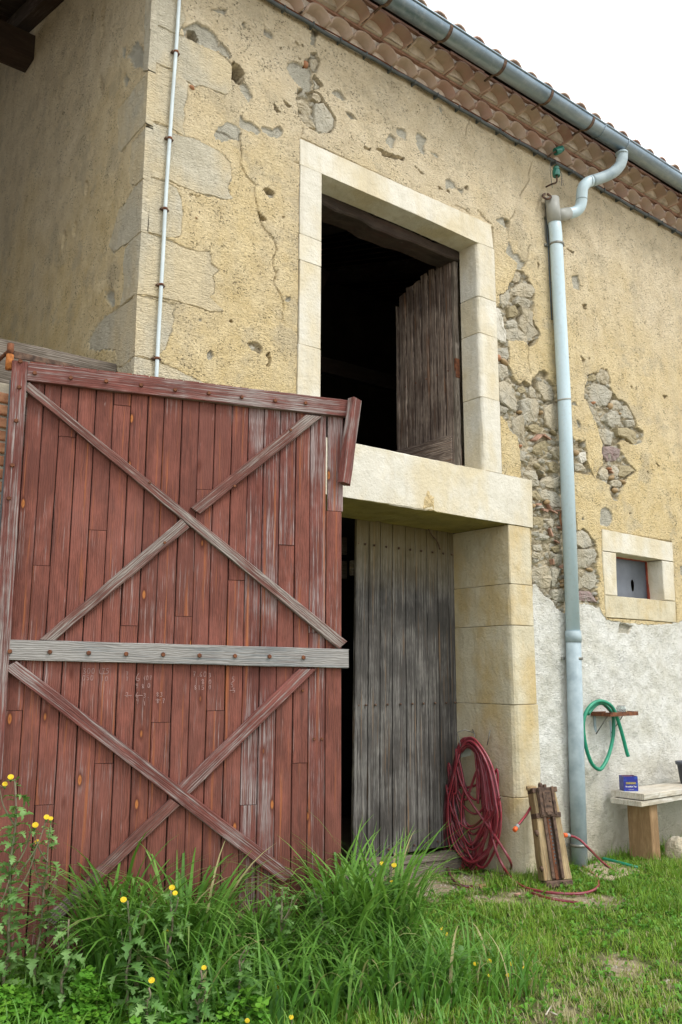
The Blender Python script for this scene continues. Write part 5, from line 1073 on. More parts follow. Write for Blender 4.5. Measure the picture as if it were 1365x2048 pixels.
# clover and small weeds as ground cover
def cover(name, N, area, mat, rr, zr, label, density=None):
    u = rng.uniform(area[0], area[1], N); v = rng.uniform(area[2], area[3], N); b2 = HX[:2]+np.outer(u, UX[:2])-np.outer(v, NV[:2]); hmap = np.clip(.5+fbm(b2, 4, 3, 33)*1.1, .05, 1.3)
    c = np.column_stack([b2, gh(b2)+rng.uniform(*zr, N)*hmap]); r_ = rng.uniform(*rr, N); az = rng.uniform(0, 6.28, N); tl = rng.normal(0, .45, (N, 2))
    VV = []; K = 5; lob = []
    for lf in range(3):                                     # three leaflets each
        aa = az+lf*2.094; cx = c+np.stack([np.cos(aa)*r_*.85, np.sin(aa)*r_*.85, np.zeros(N)], 1)
        pts = [c]
        for k in range(K):
            an = (k/(K-1)-.5)*2.5; rad = r_*(.9 if k in (1, 3) else .8 if k == 2 else .7); x = np.cos(aa+an)*rad; y = np.sin(aa+an)*rad
            pts.append(cx+np.stack([x, y, tl[:, 0]*x+tl[:, 1]*y+.12*rad], 1))
        VV.append(np.stack(pts, 1))
    V = np.concatenate(VV, 1).reshape(-1, 3); n_ = 3*(K+1); b = (np.arange(N)*n_)[:, None]; Q = []
    for lf in range(3):
        o_ = lf*(K+1)
        Q.append(np.stack([b[:, 0]+o_, b[:, 0]+o_+1, b[:, 0]+o_+2, b[:, 0]+o_+3], -1)); Q.append(np.stack([b[:, 0]+o_, b[:, 0]+o_+3, b[:, 0]+o_+4, b[:, 0]+o_+5], -1))
    at = np.zeros((len(V), 4)); at[:, 0] = np.repeat(np.clip(rng.normal(.5, .22, N), 0, 1), n_); at[:, 3] = 1
    o = link(name, fastmesh(name, V, np.concatenate(Q), mat, at)); tag(o, label, 'clover' if 'clover' in name else 'weeds', None, 'stuff')
cover('clover', 9000, (-.3, 1.35, .05, 1.1), M_CLOV, (.011, .022), (.02, .19), 'dense clover and chickweed mat at lower left below the red door')
cover('low_weeds', 2600, (1.1, 2.45, .1, .8), M_LEAF, (.012, .026), (.03, .20), 'broad low weeds tangled among the tall grass below the door')
q = lawn_points(5200); q2 = q
_c = np.column_stack([q, gh(q)]); K = 4
V = []; Q = []; at = []
for i, c in enumerate(_c):
    for lf in range(4):
        a_ = random.uniform(0, 6.28); r_ = random.uniform(.014, .046); up = random.uniform(.012, .042); d = np.array([math.cos(a_), math.sin(a_), 0]); n_ = np.array([-d[1], d[0], 0])*r_*.28
        k = len(V); V += [c+(0, 0, .005), c+d*r_*.6+n_+(0, 0, up), c+d*r_+(0, 0, up*.8), c+d*r_*.6-n_+(0, 0, up)]; Q.append((k, k+1, k+2, k+3)); tt = random.uniform(.1, .8); at += [(tt, 0, 0, 1)]*4
o = link('lawn_weeds', fastmesh('lawn_weeds', np.array(V), np.array(Q), M_CLOV, np.array(at))); tag(o, 'small broad leaved weeds scattered through the lawn', 'weeds', None, 'stuff')
# dry stalks and gravel
q = rng.uniform((2.5, -3.2), (8.5, .4), (6000, 2)); m = gmask(q); q = q[(m > .45) & ~((q[:, 1] > -.05) & ((q[:, 0] < 3.35) | (q[:, 0] > 5.5)))][:2600]; V = []; Q = []
for x, y in q:
    r_ = random.uniform(.004, .013); z = float(gh(np.array([[x, y]]))[0]); k = len(V); a_ = random.uniform(0, 3)
    V += [(x+r_*math.cos(a_+j*1.571)*random.uniform(.7, 1.2), y+r_*math.sin(a_+j*1.571)*random.uniform(.7, 1.2), z-.002) for j in range(4)] + [(x, y, z+r_*.7)]
    Q += [(k, k+1, k+4), (k+1, k+2, k+4), (k+2, k+3, k+4), (k+3, k, k+4)]
M_GRAV = plain('pale_gravel', (.44, .40, .33), .95, .3, 9, .3)
o = link('gravel', fastmesh('gravel', np.array(V), np.array(Q), M_GRAV, None, False)); tag(o, 'pale gravel and grit lying in the bare patches by the wall', 'gravel', None, 'stuff')

def lobed_leaf(L, Wd, nl=4, droop=.5, r=random):
    """pinnately lobed leaf along +X, returns verts, tris"""
    V, F = [], []; n = nl*2+2; mid = []
    for i in range(n+1):
        t = i/n; x = L*t*math.cos(droop*t*.7); z = L*(t*.35-droop*t*t*.6); mid.append((x, 0, z))
        w_ = Wd*(math.sin(math.pi*min(1, t*.9+.12))**.7)*(1.0 if i % 2 else .32)*(.5 if i == 0 else 1)
        if i == n: w_ = .002
        V += [(x, 0, z), (x+w_*.35*(1 if i % 2 else -.3), w_, z+w_*.15+r.uniform(-.004, .004)), (x+w_*.35*(1 if i % 2 else -.3), -w_, z+w_*.15+r.uniform(-.004, .004))]
    for i in range(n):
        a, b = 3*i, 3*(i+1); F += [(a, b, b+1, a+1), (a, a+2, b+2, b)]
    return V, F
def flower_geo(r_=.0135):
    V, F = [], []
    for ringr, zz_, n in ((r_, .0, 16), (r_*.7, .003, 12)):
        for k in range(n):
            a = 2*math.pi*k/n; d = .16; m = len(V)
            V += [(0, 0, zz_), (ringr*math.cos(a-d), ringr*math.sin(a-d), zz_+.003), (ringr*1.06*math.cos(a), ringr*1.06*math.sin(a), zz_+.004), (ringr*math.cos(a+d), ringr*math.sin(a+d), zz_+.003)]; F.append((m, m+1, m+2, m+3))
    return V, F
FV, FF_ = flower_geo(); me_fl = mesh('flower_head', FV, FF_, M_PETAL, False); me_fl.materials.append(M_PETAL2)
def thistle(base, H, lean, nleaf, heads, label, seed, leafL=(.07, .15), branch=3, stemr=.009):
    r = random.Random(seed); base = np.array(base); root = empty('sow_thistle', Matrix.Translation(base), label, 'weed', 'sow thistles below the red door')
    P = [base]; k = 8
    for i in range(1, k+1): t = i/k; P.append(base+np.array([lean[0]*t+r.uniform(-.012, .012), lean[1]*t+r.uniform(-.012, .012), H*t]))
    P = smooth_path(P, 3); sv = [tube_geo(P, np.linspace(stemr, stemr*.45, len(P)), 6)]; tips = [(P[-1], 1)]
    for b in range(branch):
        i0 = int(len(P)*r.uniform(.45, .8)); a = r.uniform(0, 6.28); l = H*r.uniform(.15, .3); q = [P[i0], P[i0]+np.array([math.cos(a)*l*.35, math.sin(a)*l*.35, l*.5]), P[i0]+np.array([math.cos(a)*l*.5, math.sin(a)*l*.5, l])]
        q = smooth_path(q, 4); sv.append(tube_geo(q, np.linspace(stemr*.5, stemr*.3, len(q)), 5)); tips.append((q[-1], 0))
    V, F = merge(sv); centred('stem', V, F, M_STEM, root, True)
    lv = []; tint = []
    for j in range(int(nleaf*2.4)):
        t = (j+.5)/int(nleaf*2.4); i0 = int((len(P)-1)*(.08+.88*t)); L = r.uniform(*leafL)*(1.45-.65*t); v, f = lobed_leaf(L*1.15, L*.27, r.choice((4, 5)), r.uniform(.5, 1.5), r)
        Mx = Matrix.Translation(P[i0]) @ Matrix.Rotation(j*2.4+r.uniform(-.4, .4), 4, 'Z') @ Matrix.Rotation(r.uniform(-.5, .2), 4, 'Y') @ Matrix.Rotation(r.uniform(-.4, .4), 4, 'X')
        lv.append(([tuple(Mx @ Vector(q)) for q in v], f)); tint += [r.uniform(.1, 1)]*len(v)
        me = mesh('leaf', [tuple(Vector(q)) for q in v], f, M_LEAF, True); a = me.color_attributes.new('mask', 'FLOAT_COLOR', 'POINT'); tt = r.uniform(.1, 1)
        a.data.foreach_set('color', [tt, 0, 0, 1]*len(v)); link('leaf', me, root, Mx)
    for tp, main in tips:                                    # small leaves crowding the upper stems and side shoots
        for j in range(5):
            v, f = lobed_leaf(r.uniform(.03, .06), .012, 3, r.uniform(.3, 1.2), r); Mx = Matrix.Translation(tuple(np.array(tp)-(0, 0, r.uniform(.0, .12)))) @ Matrix.Rotation(r.uniform(0, 6.3), 4, 'Z') @ Matrix.Rotation(r.uniform(-.6, .4), 4, 'Y')
            me = mesh('leaf', v, f, M_LEAF, True); a = me.color_attributes.new('mask', 'FLOAT_COLOR', 'POINT'); a.data.foreach_set('color', [r.uniform(.1, 1), 0, 0, 1]*len(v)); link('leaf', me, root, Mx)
    for j in range(heads):
        tp = np.array(tips[j % len(tips)][0])+np.array([r.uniform(-.03, .03), r.uniform(-.03, .03), r.uniform(.0, .035)])
        d = Vector(CAM-tp).normalized(); d.z += .8; Rm = d.normalized().to_track_quat('Z', 'Y').to_matrix().to_4x4()
        link('flower_head', me_fl, root, Matrix.Translation(tp) @ Rm @ Matrix.Scale(r.uniform(.8, 1.15), 4))
        b_ = tube('bud', [tp-np.array([0, 0, .022]), tp-np.array([0, 0, .012]), tp-np.array([0, 0, .002])], [.003, .008, .006], M_BUD, root, 6)
        tube('flower_stalk', [tips[j % len(tips)][0], tp-np.array([0, 0, .02])], .002, M_STEM, root, 4)
    return root
def gp(u, v): b = fp(u, v); return (b[0], b[1], float(gh(np.array([b]))[0]))
def gpx(px, v): # stand below a pixel column, v metres in front of the door
    P = dpt(px, 1850, -v); return (P[0], P[1], float(gh(np.array([P[:2]]))[0]))
thistle(gpx(20, .42), 1.05, (-.02, .0), 30, 4, 'tallest sow thistle with four yellow flowers, far left against the red door', 1, (.065, .115), 4, .010)
thistle(gpx(72, .36), .82, (.05, .02), 16, 2, 'sow thistle with one yellow bloom just right of the tallest one', 2, (.06, .11), 3, .008)
thistle(gpx(-15, .55), .70, (-.02, 0), 12, 0, 'flowerless sow thistle stem at the very left edge', 3, (.06, .11), 2, .009)
thistle(gpx(262, .62), .52, (.0, .02), 14, 1, 'sow thistle with a single yellow flower under the left end of the lower brace', 4, (.07, .13), 2)
thistle(gpx(340, .62), .56, (.01, .02), 14, 3, 'sow thistle with a cluster of three yellow flowers in the middle of the tall grass', 5, (.07, .13), 2)
thistle(gpx(405, .95), .30, (.0, .0), 12, 1, 'short sow thistle with an orange yellow head low in the grass', 6, (.07, .12), 2)
thistle(gpx(560, .50), .52, (.02, .0), 16, 0, 'leafy green sow thistle without flowers right of the door brace foot', 7, (.06, .11), 3)
thistle(gpx(640, .40), .50, (.02, .0), 16, 0, 'bushy sow thistle without flowers beside the dark door gap', 8, (.06, .11), 3)
thistle(gpx(775, .15), .48, (.01, .0), 14, 3, 'sow thistle with three small orange blooms before the grey door', 9, (.06, .11), 2)
thistle(gpx(300, .95), .25, (.0, .0), 12, 1, 'low sow thistle with one yellow flower in the clover', 10, (.07, .12), 2)
thistle(gpx(480, .85), .34, (.02, .0), 12, 0, 'small flowerless sow thistle in front of the tall grass', 11, (.07, .12), 2)
thistle(gpx(130, .60), .45, (.03, .0), 12, 0, 'flowerless sow thistle between the clover and the left flowers', 12, (.06, .11), 2)
# little yellow hawkbits in the lawn
seen = [(885, 1858), (892, 1868), (848, 1897), (831, 1913), (855, 1928), (897, 1900), (768, 1930), (979, 1923), (1022, 1928), (1016, 1951), (980, 1952), (952, 1928), (558, 1975), (495, 2042), (583, 2035), (1050, 1936)]
hawk = ['upper yellow hawkbit of a close pair at the lawn edge right of the tall grass', 'lower yellow hawkbit of the close pair at the lawn edge', 'yellow hawkbit just right of the arching grass blades', 'leftmost yellow hawkbit of the trio at the lawn edge', 'lowest yellow hawkbit of the trio at the lawn edge', 'rightmost yellow hawkbit of the trio at the lawn edge', 'small hawkbit tucked under the overhanging tall grass', 'lone small hawkbit in the middle of the lawn', 'larger left one of two hawkbits touching in the mid lawn', 'lowest hawkbit of the mid lawn group', 'faint left hawkbit of the mid lawn group', 'small hawkbit above and left of the mid lawn group', 'tiny hawkbit in the low weeds beneath the tall grass', 'hawkbit at the bottom edge nearest the camera, left one', 'hawkbit at the bottom edge nearest the camera, right one', 'small dull hawkbit right of the mid lawn group']
for i, (px, py) in enumerate(seen):
    P0 = atz(px, py, .095); z0 = float(gh(np.array([P0[:2]]))[0]); root = empty('hawkbit', Matrix.Translation((P0[0], P0[1], z0)), hawk[i], 'flower', 'yellow hawkbits in the lawn')
    tube('stalk', [(P0[0], P0[1], z0), (P0[0]+.004, P0[1], .09)], .0015, M_STEM, root, 4)
    d = Vector(CAM-P0).normalized(); d.z += .8; link('flower_head', me_fl, root, Matrix.Translation(P0) @ d.normalized().to_track_quat('Z', 'Y').to_matrix().to_4x4() @ Matrix.Scale(random.uniform(.75, 1.0), 4))
# tufts along the wall foot
base = []; 
for (x0, x1, y0, y1, n) in ((6.5, 9.3, -.16, -.02, 500), (5.62, 6.3, -.22, -.05, 160), (7.3, 8.6, -.5, -.1, 420), (5.0, 5.5, -.2, .1, 160), (6.5, 9.0, -.7, -.35, 700)):
    base.append(np.column_stack([rng.uniform(x0, x1, n), rng.uniform(y0, y1, n), np.zeros(n)-.005]))
base = np.concatenate(base); N = len(base)
blades('wall_tufts', base, rng.uniform(.05, .16, N), rng.uniform(.003, .006, N), rng.uniform(0, 6.28, N), rng.uniform(.05, .5, N), rng.uniform(.5, 1.9, N), 5, M_LAWN, np.clip(rng.normal(.4, .2, N), 0, 1), label='longer grass tufts along the foot of the whitewashed wall', cat='grass')

# ------------------------------------------------------------------ hose and hanger on the door reveal
XR = 5.565
def hx_(px, py, x=XR-.06): return atx(px, py, x)
hn = empty('hose_hanger', Matrix.Translation(hx_(945, 1480)), 'bent wire hose hanger with a grey plate on the stone door jamb', 'hose hanger')
tube('wire_hoop', [hx_(950, 1475, XR), hx_(949, 1466, XR-.02), hx_(931, 1459.5, XR-.12), hx_(914.5, 1465, XR-.15), hx_(922, 1493, XR-.15), hx_(926, 1494.5, XR-.15), hx_(943, 1492, XR-.10)], .0045, M_IRON, hn, 6)
tube('wire_hook', [hx_(945.5, 1459, XR-.01), hx_(950, 1470, XR-.03), hx_(946, 1495, XR-.08)], .0045, M_IRON, hn, 6)
tube('wire_prong', [hx_(981, 1460, XR+.01), hx_(975, 1490, XR-.005)], .0045, M_IRON, hn, 6)
pl = [hx_(919, 1494, XR-.13), hx_(944, 1491, XR-.06), hx_(943, 1511, XR-.06), hx_(917.5, 1516, XR-.13)]; pl = [tuple(p) for p in pl]; bk = [(p[0]+.004, p[1]+.004, p[2]) for p in pl]
centred('plate', pl+bk, [(0, 1, 2, 3), (7, 6, 5, 4), (0, 4, 5, 1), (1, 5, 6, 2), (2, 6, 7, 3), (3, 7, 4, 0)], M_PLATE, hn)
s = NT('red_garden_hose', .33, .5); o_ = s.sep(s.attr()); c = s.mix(s.ramp(s.math('PINGPONG', s.math('MULTIPLY', o_[0], 3.0), 1.0), [(.42, 0), (.55, 1)]), (.30, .030, .046), (.060, .010, .018))
c = s.mix(s.ramp(s.noise(s.pos(), 14, 3), [(.45, 0), (.7, .4)]), c, (.28, .12, .14)); M_HOSE = s.done(c)
def hose(name, P, rad, mat, parent=None, sides=10):
    V, F = tube_geo(P, rad, sides); V = np.array(V); c = V.mean(0); me = mesh(name, V-c, F, mat, True)
    a = me.color_attributes.new('mask', 'FLOAT_COLOR', 'POINT'); a.data.foreach_set('color', np.tile(np.column_stack([np.arange(sides)/sides, np.zeros(sides), np.zeros(sides), np.ones(sides)]), (len(P), 1)).astype(np.float32).ravel())
    return link(name, me, parent, Matrix.Translation(c))
r = random.Random(12); path = []; loops = 25
# loops hang over the hoop; each goes up the left side, over, and down the right side
for i in range(loops):
    f = i/(loops-1); dep = r.uniform(-.10, .02)-.04; xx = XR-.05+dep*.9
    lft = 902-r.uniform(-8, 11)+r.choice([0, 0, 0, 14, 22]); rgt = 962+(f**.8)*38+r.uniform(-4, 4); bot = (1604, 1628, 1650, 1668, 1684, 1698, 1708, 1716, 1724, 1732, 1740, 1748, 1692, 1712, 1736, 1660, 1728, 1744, 1702, 1720, 1734, 1750)[(i*7) % 22]+r.uniform(-4, 4); top = 1472+r.uniform(0, 20)+(1-f)*3; tl, trr = 914+f*8, 948+f*16
    pts = [(tl+4, top+12), ((tl+trr)/2, top), (trr, top+12+f*8), (trr+(rgt-trr)*.55, top+60), (rgt-3, top+125), (rgt, (top+bot)/2+30), (rgt-2+r.uniform(-2, 2), bot-62), (rgt-18, bot-22), ((lft+rgt)/2+r.uniform(-6, 6), bot), (lft+16, bot-26), (lft+2, bot-72), (lft, (top+bot)/2), (lft+5, top+95), (tl-4, top+40)]
    if i == 4: pts = [(tl+4, top+12), ((tl+trr)/2, top), (trr, top+12), (trr+6, top+50), (trr+10, 1540), (957, 1566), (935, 1575), (918, 1566), (912, 1540), (912, 1510)]
    for k, (a, b) in enumerate(pts): path.append(hx_(a, b, xx+r.uniform(-.003, .003)))
# last run: crosses the bundle, drops to the ground and trails past the jack
path += [hx_(913, 1500, XR-.15), hx_(918, 1550, XR-.16), hx_(940, 1600, XR-.16), hx_(975, 1650, XR-.16), hx_(1002, 1690, XR-.2), hx_(1022, 1725, XR-.16)]
path2 = [hx_(930, 1478, XR-.13), hx_(958, 1500, XR-.14), hx_(972, 1580, XR-.15), hx_(980, 1650, XR-.15), hx_(992, 1700, XR-.2), hx_(1008, 1735, XR-.22)]
g_ = [(1025, 1758), (1050, 1775), (1090, 1784), (1140, 1788), (1175, 1785), (1196, 1774), (1196, 1757), (1178, 1742), (1150, 1722), (1130, 1708), (1105, 1700)]
path2 += [atz(a, b, .02) for a, b in g_]; jb = atz(1100, 1705, .1)
path += [atz(1020, 1740, .03), atz(1005, 1752, .02), atz(990, 1748, .02)]
hz1 = smooth_path(path, 5); ho = empty('garden_hose', Matrix.Translation(hx_(945, 1600)), 'long red garden hose coiled over the hanger, its end trailing across the grass', 'hose')
hose('hose_coil', hz1, .0102, M_HOSE, ho, 8)
hose('hose_run', smooth_path(path2, 6), .0102, M_HOSE, ho, 8)
lp = [hx_(893, 1590, XR-.15), hx_(889, 1660, XR-.15), hx_(892, 1720, XR-.16), atz(905, 1758, .03), atz(925, 1772, .02), atz(945, 1772, .015)]; hose('hose_run', smooth_path([hx_(915, 1500, XR-.14)]+lp, 6), .0102, M_HOSE, ho, 8)
M_ORANGE = plain('orange_plastic', (.75, .13, .03), .4, .1, 30, 0); M_GCON = plain('grey_plastic', (.28, .30, .30), .45, .1, 30, 0)
def connector(a, b, parent):
    a, b = np.array(a), np.array(b); d = (b-a)/np.linalg.norm(b-a)
    tube('grey_collar', [a, a+d*.018, a+d*.030], [.0165, .0175, .0155], M_GCON, parent, 12); tube('orange_coupling', [a+d*.030, a+d*.034, a+d*.062, a+d*.066], [.015, .018, .018, .013], M_ORANGE, parent, 12)
J = lambda px, py, y: aty(px, py, y)
e0, e1 = J(1068, 1606, -.13), J(1036, 1651, -.18); hose('hose_run', smooth_path([J(1112, 1700, -.12), J(1105, 1640, -.10), J(1088, 1598, -.10), e0, (e0+e1)/2-(0, .004, 0.004), e1], 5), .0102, M_HOSE, ho, 8)
connector(e1, J(1025, 1667, -.20), ho)
h2 = empty('short_hose', Matrix.Translation(atz(1240, 1745, 0)), 'second red hose with orange coupling arching from behind the jack onto the grass', 'hose')
e0 = J(1139, 1671, -.30); pp = [e0, J(1150, 1674, -.31), J(1163, 1682, -.33), J(1180, 1699, -.37), atz(1205, 1724, .05), atz(1225, 1740, .02), atz(1240, 1748, .012), atz(1256, 1752, .01)]
hose('hose_run', smooth_path(pp, 6), .0102, M_HOSE, h2, 8); connector(e0, J(1124, 1670, -.29), h2)
h3 = hose('hose_scrap', smooth_path([atz(1052, 1781, .01), atz(1075, 1790, .02), atz(1100, 1797, .02), atz(1130, 1802, .012), atz(1158, 1806, .01)], 5), .010, M_HOSE); tag(h3, 'dull length of dark red hose lying in the gravel before the jack', 'hose')

# ------------------------------------------------------------------ rack jack
base = atz(1118, 1774, 0); top = np.array([5.655, -.25, .70]); xdir = np.array([.86, -.50, 0]); up = (top-base); Hj = np.linalg.norm(up); up /= Hj
xdir = xdir-up*(xdir @ up); xdir /= np.linalg.norm(xdir); yd = np.cross(up, xdir)   # yd points away from viewer
if yd @ (base-CAM) < 0: yd = -yd; 
JM = Matrix(((xdir[0], yd[0], up[0], base[0]), (xdir[1], yd[1], up[1], base[1]), (xdir[2], yd[2], up[2], base[2]), (0, 0, 0, 1))) @ Matrix.Scale(.86, 4)
jk = empty('rack_jack', JM, 'antique rack jack of worn timber and rusty iron leaning by the hose', 'jack')
def jp(x, y, z): return tuple(JM @ Vector((x, y, z)))
def jbox(name, lo, hi, mat, ch=.004, parent=jk): return box(name, lo, hi, mat, parent, ch, JM)
for sx in (-1, 1):
    board('timber_cheek', jp(sx*.090, -.01, .06), jp(sx*.078, -.01, .80), yd, .070, .052, .13, M_JACKW, jk, seg=8, wob=.003, ch=.006)
board('back_board', jp(0, .09, .05), jp(0, .09, .80), yd, .13, .11, .03, M_JACKW, jk, seg=4)
jbox('channel', (-.054, .012, .06), (.054, .088, .60), M_RUSTD, .003)
for sx in (-1, 1): jbox('channel_flange', (sx*.044-.014, -.032, .07), (sx*.044+.014, .012, .62), M_RUSTD, .003)
rack = jbox('rack_bar', (-.020, -.008, .06), (.012, .012, .60), M_RUST, .002)
for i in range(14): jbox('rack_slot', (-.003, -.0105, .19+i*.030), (.010, -.0085, .205+i*.030), M_CABLE, 0, rack)
hd = jbox('gear_housing', (-.082, -.040, .585), (.082, .03, .84), M_RUSTD, .006)
jbox('housing_panel', (-.036, -.050, .62), (.036, -.041, .80), M_RUSTD, .003, hd)
for sx in (-1, 1): jbox('housing_strap', (sx*.062-.011, -.052, .60), (sx*.062+.011, -.041, .845), M_RUSTD, .002, hd)
jbox('housing_catch', (-.024, -.058, .60), (.024, -.049, .622), M_RUSTD, .002, hd); link('rivet', studm, hd, JM @ Matrix.Translation((.022, -.05, .72)))
for z, wv in ((.82, .112), (.60, .108)): 
    for sx in (-1, 1): jbox('iron_band', (sx*.082-.036, -.022, z-.022), (sx*.082+.036, .125, z+.022), M_RUSTD, .003)
for z in (.455, .155): tube('side_lug', [jp(-.105, .02, z), jp(-.128, .015, z), jp(-.138, .015, z-.003)], [.024, .026, .018], M_RUSTD, jk, 8)
jbox('iron_foot', (-.125, -.04, .0), (.125, .13, .055), M_RUSTD, .010)
for x in (-.07, .05): jbox('foot_claw', (x-.03, -.055, -.005), (x+.03, -.03, .045), M_RUSTD, .008)
tube('lifting_horn', [jp(-.015, .03, .84), jp(-.02, .03, .875), jp(-.03, .03, .885)], [.024, .018, .008], M_RUSTD, jk, 8)
jbox('head_lug', (.005, .0, .84), (.03, .05, .87), M_RUSTD, .004)
tube('crank_handle', [jp(-.055, .05, .845), jp(-.10, .05, .85), jp(-.145, .05, .845)], [.016, .019, .017], M_JACKW, jk, 10)

# ------------------------------------------------------------------ shelf, jar, green hose
sf = empty('wall_shelf', T(6.85, -.1, 1.22), 'small rusty red angle-iron shelf tray on the whitewashed wall', 'shelf')
sz = 1.222
V, F = merge([boxgeo((6.655, -.205, sz), (7.065, -.005, sz+.006)), boxgeo((6.655, -.210, sz), (7.065, -.205, sz+.035)), boxgeo((6.650, -.210, sz), (6.655, -.005, sz+.035)), boxgeo((6.655, -.010, sz+.0061), (7.065, -.005, sz+.035)), boxgeo((7.065, -.210, sz), (7.07, -.005, sz+.035))]); centred('tray', V, F, M_RUST, sf)
for x in (6.70, 6.93): box('bracket', (x-.014, -.012, sz-.20), (x+.014, -.002, sz-.001), M_PIPEG, sf, .002); tube('bracket_arm', [(x, -.012, sz-.16), (x, -.14, sz-.004)], .005, M_IRON, sf, 6)
box('red_card', (6.70, -.17, sz+.007), (6.84, -.06, sz+.012), plain('red_plastic', (.45, .03, .03), .5, .2), None, .001); o = bpy.data.objects['red_card']; tag(o, 'flat red plastic piece lying at the left of the wall shelf', 'card')
s = NT('jar_glass', .08, .5); M_JAR = s.done((.75, .80, .78), Transmission_Weight=.85, IOR=1.3)
q = np.array([6.93, -.13, sz+.0065]); V, F = [], []; n = 16; prof = [(0, .002), (.040, .002), (.043, .008), (.043, .062), (.036, .072), (.036, .080), (.033, .080), (.033, .072), (.040, .060), (.040, .010), (0, .006)]
for r_, z in prof:
    for k in range(n): a = 2*math.pi*k/n; V.append((r_*math.cos(a), r_*math.sin(a), z))
for j in range(len(prof)-1):
    for k in range(n): a, b = j*n+k, j*n+(k+1) % n; F.append((a, b, b+n, a+n))
o = link('glass_jar', mesh('glass_jar', V, F, M_JAR), None, Matrix.Translation(q)); tag(o, 'clear empty glass jar standing on the rusty shelf', 'jar')
M_SOAP = plain('ochre_scraps', (.55, .42, .20), .8, .3, 20)
for i, (x, s_, lb) in enumerate(((6.84, .016, 'small ochre lump on the shelf left of the glass jar'), (7.02, .018, 'pale lump at the right end of the shelf beyond the jar'))):
    bm = bmesh.new(); bmesh.ops.create_icosphere(bm, subdivisions=1, radius=s_)
    for v in bm.verts: v.co = v.co*random.uniform(.8, 1.2); v.co.z = max(v.co.z, -s_*.6)
    me = bpy.data.meshes.new('shelf_lump'); bm.to_mesh(me); bm.free(); me.materials.append(M_SOAP); o = link('soap_lump', me, None, Matrix.Translation((x, -.12, sz+.007+s_*.6))); tag(o, lb, 'soap')
M_GHOSE = plain('green_hose', (.012, .25, .14), .4, .2, 12, 0, spec=.5)
gpts = [(1227, 1432), (1227, 1470), (1218, 1510), (1205, 1535), (1196, 1538), (1183, 1525), (1172, 1492), (1167, 1450), (1174, 1422), (1190, 1405), (1206, 1402.5), (1222, 1411), (1232, 1428), (1244, 1465), (1253, 1500), (1257, 1513)]
start = [(1176, 1428), (1192, 1410), (1206, 1407), (1220, 1420)]
P = [aty(a, b, -.10-.0*i) for i, (a, b) in enumerate(start)]+[aty(a, b, -.085-.006*i) for i, (a, b) in enumerate(gpts)]
o = hose('green_hose', smooth_path(P, 6), .0165, M_GHOSE, None, 12); tag(o, 'short green hose looped over the rusty wall shelf', 'hose')

# ------------------------------------------------------------------ bench, tea box, pot, stone, slab
bn = empty('bench', T(7.0, -.25, 0), 'rough bench of pale boards on a squared pine block by the wall', 'bench')
zt = .58; dirb = np.array([1.0, 0.0, 0])
p0 = np.array([6.775, -.25, zt]); board('seat_board', p0, p0+dirb*2.4, (0, 0, -1), .33, .33, .05, M_BENCHW, bn, seg=10, wob=.004, ch=.005)
p0 = np.array([6.735, -.255, zt-.056]); board('support_board', p0, p0+dirb*2.4, (0, 0, -1), .31, .31, .042, M_BENCHW, bn, seg=8, wob=.004, ch=.004)
for lx in (6.93, 8.75): board('leg', (lx, -.245, -.03), (lx, -.245, zt-.100), (1, 0, 0), .235, .225, .12, M_LEGW, bn, seg=4, ch=.006)
M_BLUE = NT('blue_card', .35, .5); _v = M_BLUE.obj(); M_BLUE = M_BLUE.done(M_BLUE.mix(M_BLUE.ramp(M_BLUE.noise(_v, 25, 3), [(.55, 0), (.6, .5)]), (.015, .022, .24), (.02, .12, .45)))
M_GOLD = plain('gold_panel', (.16, .13, .06), .5, .2, 30, 0); M_LET = plain('white_lettering', (.75, .75, .72), .6, .05); M_CARD = plain('brown_card', (.22, .09, .05), .8, .2)
tq = (atz(1263, 1582, zt)); TBM = Matrix.Translation((tq[0]+.01, tq[1]+.03, zt+.001)) @ Matrix.Rotation(R(-36), 4, 'Z')
tb = empty('tea_box', TBM, 'small open blue cardboard tea box standing on the bench end', 'box')
s_ = .063; hh_ = .125
V, F = merge([boxgeo((-s_, -s_*.9, 0), (s_, -s_*.9+.003, hh_)), boxgeo((-s_, s_*.9-.003, 0), (s_, s_*.9, hh_)), boxgeo((-s_, -s_*.9+.003, 0), (-s_+.003, s_*.9-.003, hh_)), boxgeo((s_-.003, -s_*.9+.003, 0), (s_, s_*.9-.003, hh_)), boxgeo((-s_+.003, -s_*.9+.003, 0), (s_-.003, s_*.9-.003, .003))])
V = [tuple(TBM @ Vector(v)) for v in V]; centred('card_sides', V, F, M_BLUE, tb)
V, F = merge([boxgeo((-s_+.0035, -s_*.9+.0035, .02), (s_-.0035, -s_*.9+.0045, hh_-.004)), boxgeo((-s_+.0035, s_*.9-.0045, .02), (s_-.0035, s_*.9-.0035, hh_-.003)), boxgeo((s_-.0045, -s_*.9+.005, .02), (s_-.0035, s_*.9-.005, hh_-.003)), boxgeo((-s_+.0035, -s_*.9+.005, .02), (-s_+.0045, s_*.9-.005, hh_-.003))])
centred('card_lining', [tuple(TBM @ Vector(v)) for v in V], F, M_CARD, tb)
V, F = boxgeo((-s_*.72, -s_*.9-.0012, .058), (s_*.72, -s_*.9-.0002, .078)); centred('gold_panel', [tuple(TBM @ Vector(v)) for v in V], F, M_GOLD, tb)
